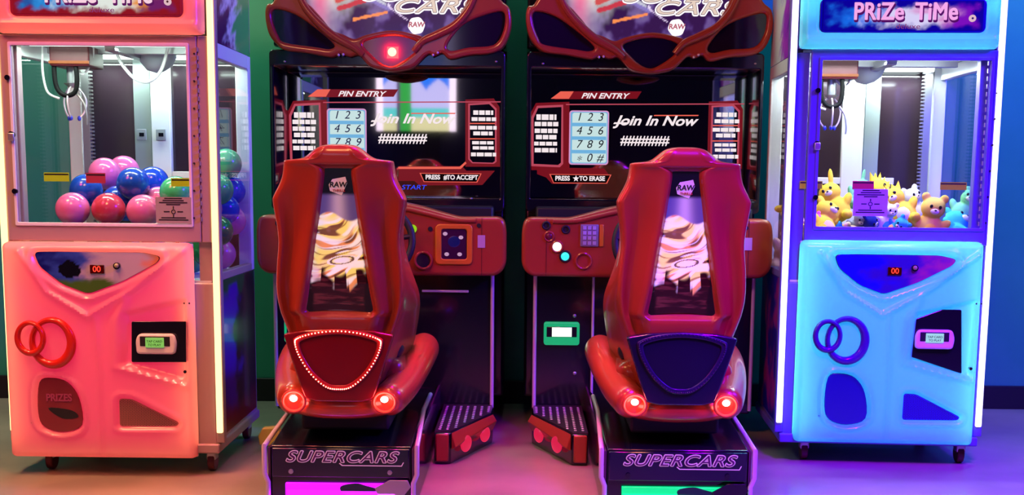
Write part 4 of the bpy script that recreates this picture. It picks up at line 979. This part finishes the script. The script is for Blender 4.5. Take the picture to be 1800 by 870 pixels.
    for (py, wi, wn, wf, yo, yw) in rows:
        z = zs(py); y0 = Yd(SD)+yo+.10*(max(0, (py-560)/150))**2*.2
        has = wi > 0; w0 = wi if has else min(.12, wn*.5)
        rec = .022 if has else -.004
        rid = min(w0+.030, wn*.8); k = sst(285, 420, py); vd = .052*k*(1-sst(560, 640, py))
        vx = rid+(wn-rid)*.48
        half = [(0, y0+rec), (w0*.6, y0+rec), (w0, y0+rec), (w0+.004, y0-.006), (rid, y0-.002), (vx, y0+vd+.004), (wn-.016, y0+.010), (wn, y0+.026), (wn+(wf-wn)*.35+.004, y0+.026+(yw-.026)*.35), (wf, y0+yw), (wf-.022, y0+yw+.01), (wf*.80, y0+yw*.6+.05), (w0*.6, y0+.105), (0, y0+.11)]
        row = [bm.verts.new((a, b, z)) for a, b in half]
        row2 = [bm.verts.new((-a, b, z)) for a, b in half[1:-1]]
        RR.append(row+row2[::-1])
    for i in range(len(RR)-1):
        n = len(RR[i])
        for k in range(n): bm.faces.new((RR[i][k], RR[i][(k+1) % n], RR[i+1][(k+1) % n], RR[i+1][k]))
    bm.faces.new(RR[0]); bm.faces.new(RR[-1][::-1])
    # hip pods, merged into the shell object
    se = obj('seat_shell', bm, SHELL, P); sb = se.modifiers.new('sub', 'SUBSURF'); sb.levels = 1; sb.render_levels = 2
    for p_ in se.data.polygons: p_.use_smooth = True
    for s in (-1, 1):
        bm = bmesh.new(); pts = [(s*.150, Yd(3.895), .370), (s*.160, Yd(3.93), .378), (s*.190, Yd(4.05), .402), (s*.214, Yd(4.20), .438), (s*.225, Yd(4.36), .462), (s*.225, Yd(4.52), .466), (s*.21, Yd(4.62), .46)]
        tube(bm, spl(pts, 5, False), [.030+.028*sst(0, 5, i)+.002*sst(10, 22, i)-.03*sst(25, 30, i) for i in range(31)], 20)
        pod = obj('hip_pod', bm, SHELL, se); pod.modifiers.new('sub', 'SUBSURF').render_levels = 1
        bm = bmesh.new(); ball(bm, (s*.150, Yd(3.868), .388), (.013, .009, .011), 18, 12); lp = obj('tail_lamp', bm, LAMP, se, label='glowing white tail lamp')
        bm = bmesh.new(); tube(bm, [(s*.150+.036*math.cos(t*PI/14), Yd(3.872), .378+.034*math.sin(t*PI/14)) for t in range(28)], .006, 8, closed=True); obj('lamp_rim', bm, SHELL, se)
        l = area('tail_light', (0,0,0), (0,-1,0), .04, (1,.12,.1), .25); l.parent = P; l.location = (s*.150, Yd(3.85), .388); l.rotation_euler = (math.radians(70), 0, 0)
    # lower skirt + seat pan + cushion
    bm = bmesh.new()
    tube(bm, spl([(-.175, Yd(3.96), .365), (-.09, Yd(3.925), .355), (0, Yd(3.918), .352), (.09, Yd(3.925), .355), (.175, Yd(3.96), .365)], 5, False), .040, 14); obj('lower_skirt', bm, SHELL, se)
    obj('seat_pan', bx(-.20, .20, Yd(4.02), Yd(4.62), .33, .50), SHELL, P, bevel=.04, seg=4)
    obj('seat_cushion', bx(-.19, .19, Yd(4.06), Yd(4.60), .49, .56), mat('black_vinyl_seat', (.02,.02,.022), .45), P, bevel=.03, seg=4)
    obj('seat_riser', bx(-.15, .15, Yd(4.0), Yd(4.55), .255, .345), BLACKM, P, bevel=.01)
    # window artwork (grid following the shell), shield glass in front
    wr = [r_ for r_ in rows if r_[1] > 0]
    def wat(v):
        f = (1-v)*(len(wr)-1); z = zs(549)+v*(zs(291)-zs(549)); py = 304.5+(1.12-z)*2100/SD
        for a, b in zip(wr, wr[1:]):
            if a[0] <= py <= b[0]+1e-6: t = (py-a[0])/(b[0]-a[0]); return (a[1]+(b[1]-a[1])*t, a[4]+(b[4]-a[4])*t, z)
        return (wr[-1][1], wr[-1][4], z)
    def wp(u, v):
        h, yo, z = wat(v); 
        if v < .08: z += .012*(1-v/.08)*(1-(2*u-1)**2)
        return ((2*u-1)*(h+.001), Yd(SD)+yo+.0165, z)
    sa = grid_art('seat_artwork', wp, car_art, 110, 220, SEAT_ART, P)
    z = zs(324); bd = plate('seat_badge', [[(-.026, z-.016), (.012, z-.030), (.030, z+.010), (.024, z+.030), (-.018, z+.022), (-.030, z+.004)]], Yd(SD)+.0145, .001, mat('badge_white', (.75,.62,.64), .4, emit=(.7,.5,.52), es=.25), sa)
    text('seat_badge_text', 'RAW', .024, 0, Yd(SD)+.0135, z+.004, BLACKM, bd, shear=.1, off=.0006); text('seat_badge_text', 'THRILLS', .011, .003, Yd(SD)+.0135, z-.015, mat('badge_red_ink', (.5,.03,.05), .4), bd, off=.0003)
    # LED panel at the foot of the seat back
    def w_(pts): return [(a*SD/2100, zs(b)) for a, b in pts]
    trap = w_([(-98, 585), (-60, 578), (0, 575), (60, 578), (98, 585), (90, 612), (62, 700), (40, 706), (-40, 706), (-62, 700), (-90, 612)])
    yl = Yd(SD)+.0
    lpn = plate('rear_light_panel', [rpoly(trap, .01)], yl-.012, .05, mat('rear_panel_red_glow', (.22,.004,.008), .2, coat=.5) if lit else mat('rear_panel_dark', (.010,.004,.03), .2, coat=.5), P, bevel=.006)  # lit version has the red glow of the LEDs put into its colour
    ringp = spl([(a*SD/2100, zs(b)) for a, b in ((-70, 591), (-40, 582), (0, 578), (40, 582), (70, 591), (76, 600), (68, 625), (48, 656), (22, 678), (0, 682), (-22, 678), (-48, 656), (-68, 625), (-76, 600))], 6)
    inn = [(a*.90, zs(628)+(b-zs(628))*.88) for a, b in ringp]; out = [(a*1.05, zs(628)+(b-zs(628))*1.06) for a, b in ringp]
    plate('light_bezel', [out, inn], yl-.020, .010, mat('bezel_red_lit', (.5,.02,.02), .25) if lit else mat('bezel_dark', (.02,.006,.06), .25), lpn, bevel=.004)
    bm = bmesh.new()
    for i in range(0, len(ringp)):
        p = ringp[i]; ball(bm, (p[0], yl-.023, p[1]), (.0022, .0022, .0022), 8, 6)
    obj('led_dots', bm, E('led_dots', 'ff9880', 9) if lit else mat('led_off', (.05,.02,.08), .2), lpn)
    if lit:
        for (lx, lz) in ((-.08, zs(630)), (.08, zs(630)), (0, zs(585)), (0, zs(672))):
            l = area('led_glow', (0,0,0), (0,1,0), .05, (1,.03,.02), .9); l.parent = P; l.location = (lx, yl-.05, lz); l.rotation_euler = (-PI/2, 0, 0)

game1 = thing('racing_game', 'red racing game on the left with glowing red light ring on its seat', 'arcade racing game', (LX, RY, 0), 0, 'sit-down racing games')
racer(game1, 1, True, ('d010ff', 2.2, 7), 'magenta')
game2 = thing('racing_game', 'red racing game on the right with unlit dark seat panel and green base light', 'arcade racing game', (RX, RY, 0), 0, 'sit-down racing games')
racer(game2, -1, False, ('00e090', 1.3, 2.5), 'green')

# yellow block lying behind the pedestal of the left game
p = U(472, 726, 4.75); p.z = .05
bm = bmesh.new(); pts = [(-.045, -.03), (-.05, .01), (-.03, .045), (.04, .05), (.055, .0), (.02, -.04)]
tag(plate('floor_block', [[(p.x+a*.9, .055+b*.9) for a, b in pts]], p.y, .05, mat('block_yellow', (.75,.72,.12), .4), None, bevel=.006), 'yellow plastic block on the floor between left crane and left racing game', 'floor block')

# ------------------------------------------------------------------ the lit game display opposite, seen mirrored in the left monitor
def opp(px, py): 
    D = SD_*2+1.9; return Vector((0, 0, CAMZ))+(CR @ Vector(((px-PX)/F, -(py-PY)/F, -1)))*D
a, b = opp(668, 0), opp(803, 232); X0, X1, Z0, Z1 = a.x, b.x, b.z, 2.9
yy = -1.9
dsp = thing('wall_display', 'tall lit game display in a white frame standing opposite the racing games', 'display', ((X0+X1)/2, yy, Z0))
hx = (X1-X0)/2; H = Z1-Z0
bm = bmesh.new()
for q in ((-hx, -hx+.07, 0, H), (hx-.07, hx, 0, H), (-hx, hx, H-.05, H)): box(bm, q[0], q[1], -.03, .03, q[2], q[3])
obj('frame', bm, E('display_frame', 'ffe8ff', 3.6), dsp)
def sky(u, v):
    c_ = lin('2070f0'); cl = .42+.12*abs(math.sin(u*9))+.03*nz(u*6, v*6)
    if v < cl: c_ = lin('c0b8f0')
    if v < .24: c_ = lin('58c8c8')
    if v < .14: c_ = lin('d8d0a0')
    if .58 < u < .74 and v < .62: c_ = lin('30a040')
    if .74 < u < .80 and v < .60: c_ = lin('503060')
    if abs((v-.95)+(u-.2)*.9) < .04 and u < .5: c_ = lin('d0e0ff')
    return c_
grid_art('picture', lambda u, v: (hx-.07-(2*hx-.14)*u, .01, v*(1.02)), sky, 60, 60, mat_vc('picture_glow', 3.4, base=0), dsp)
obj('back_board', bx(-hx, hx, -.06, -.03, 0, H), BLACKM, dsp)
obj('stand', bx(-hx*.6, hx*.6, -.06, .02, -Z0+.0, .0), BLACKM, dsp)
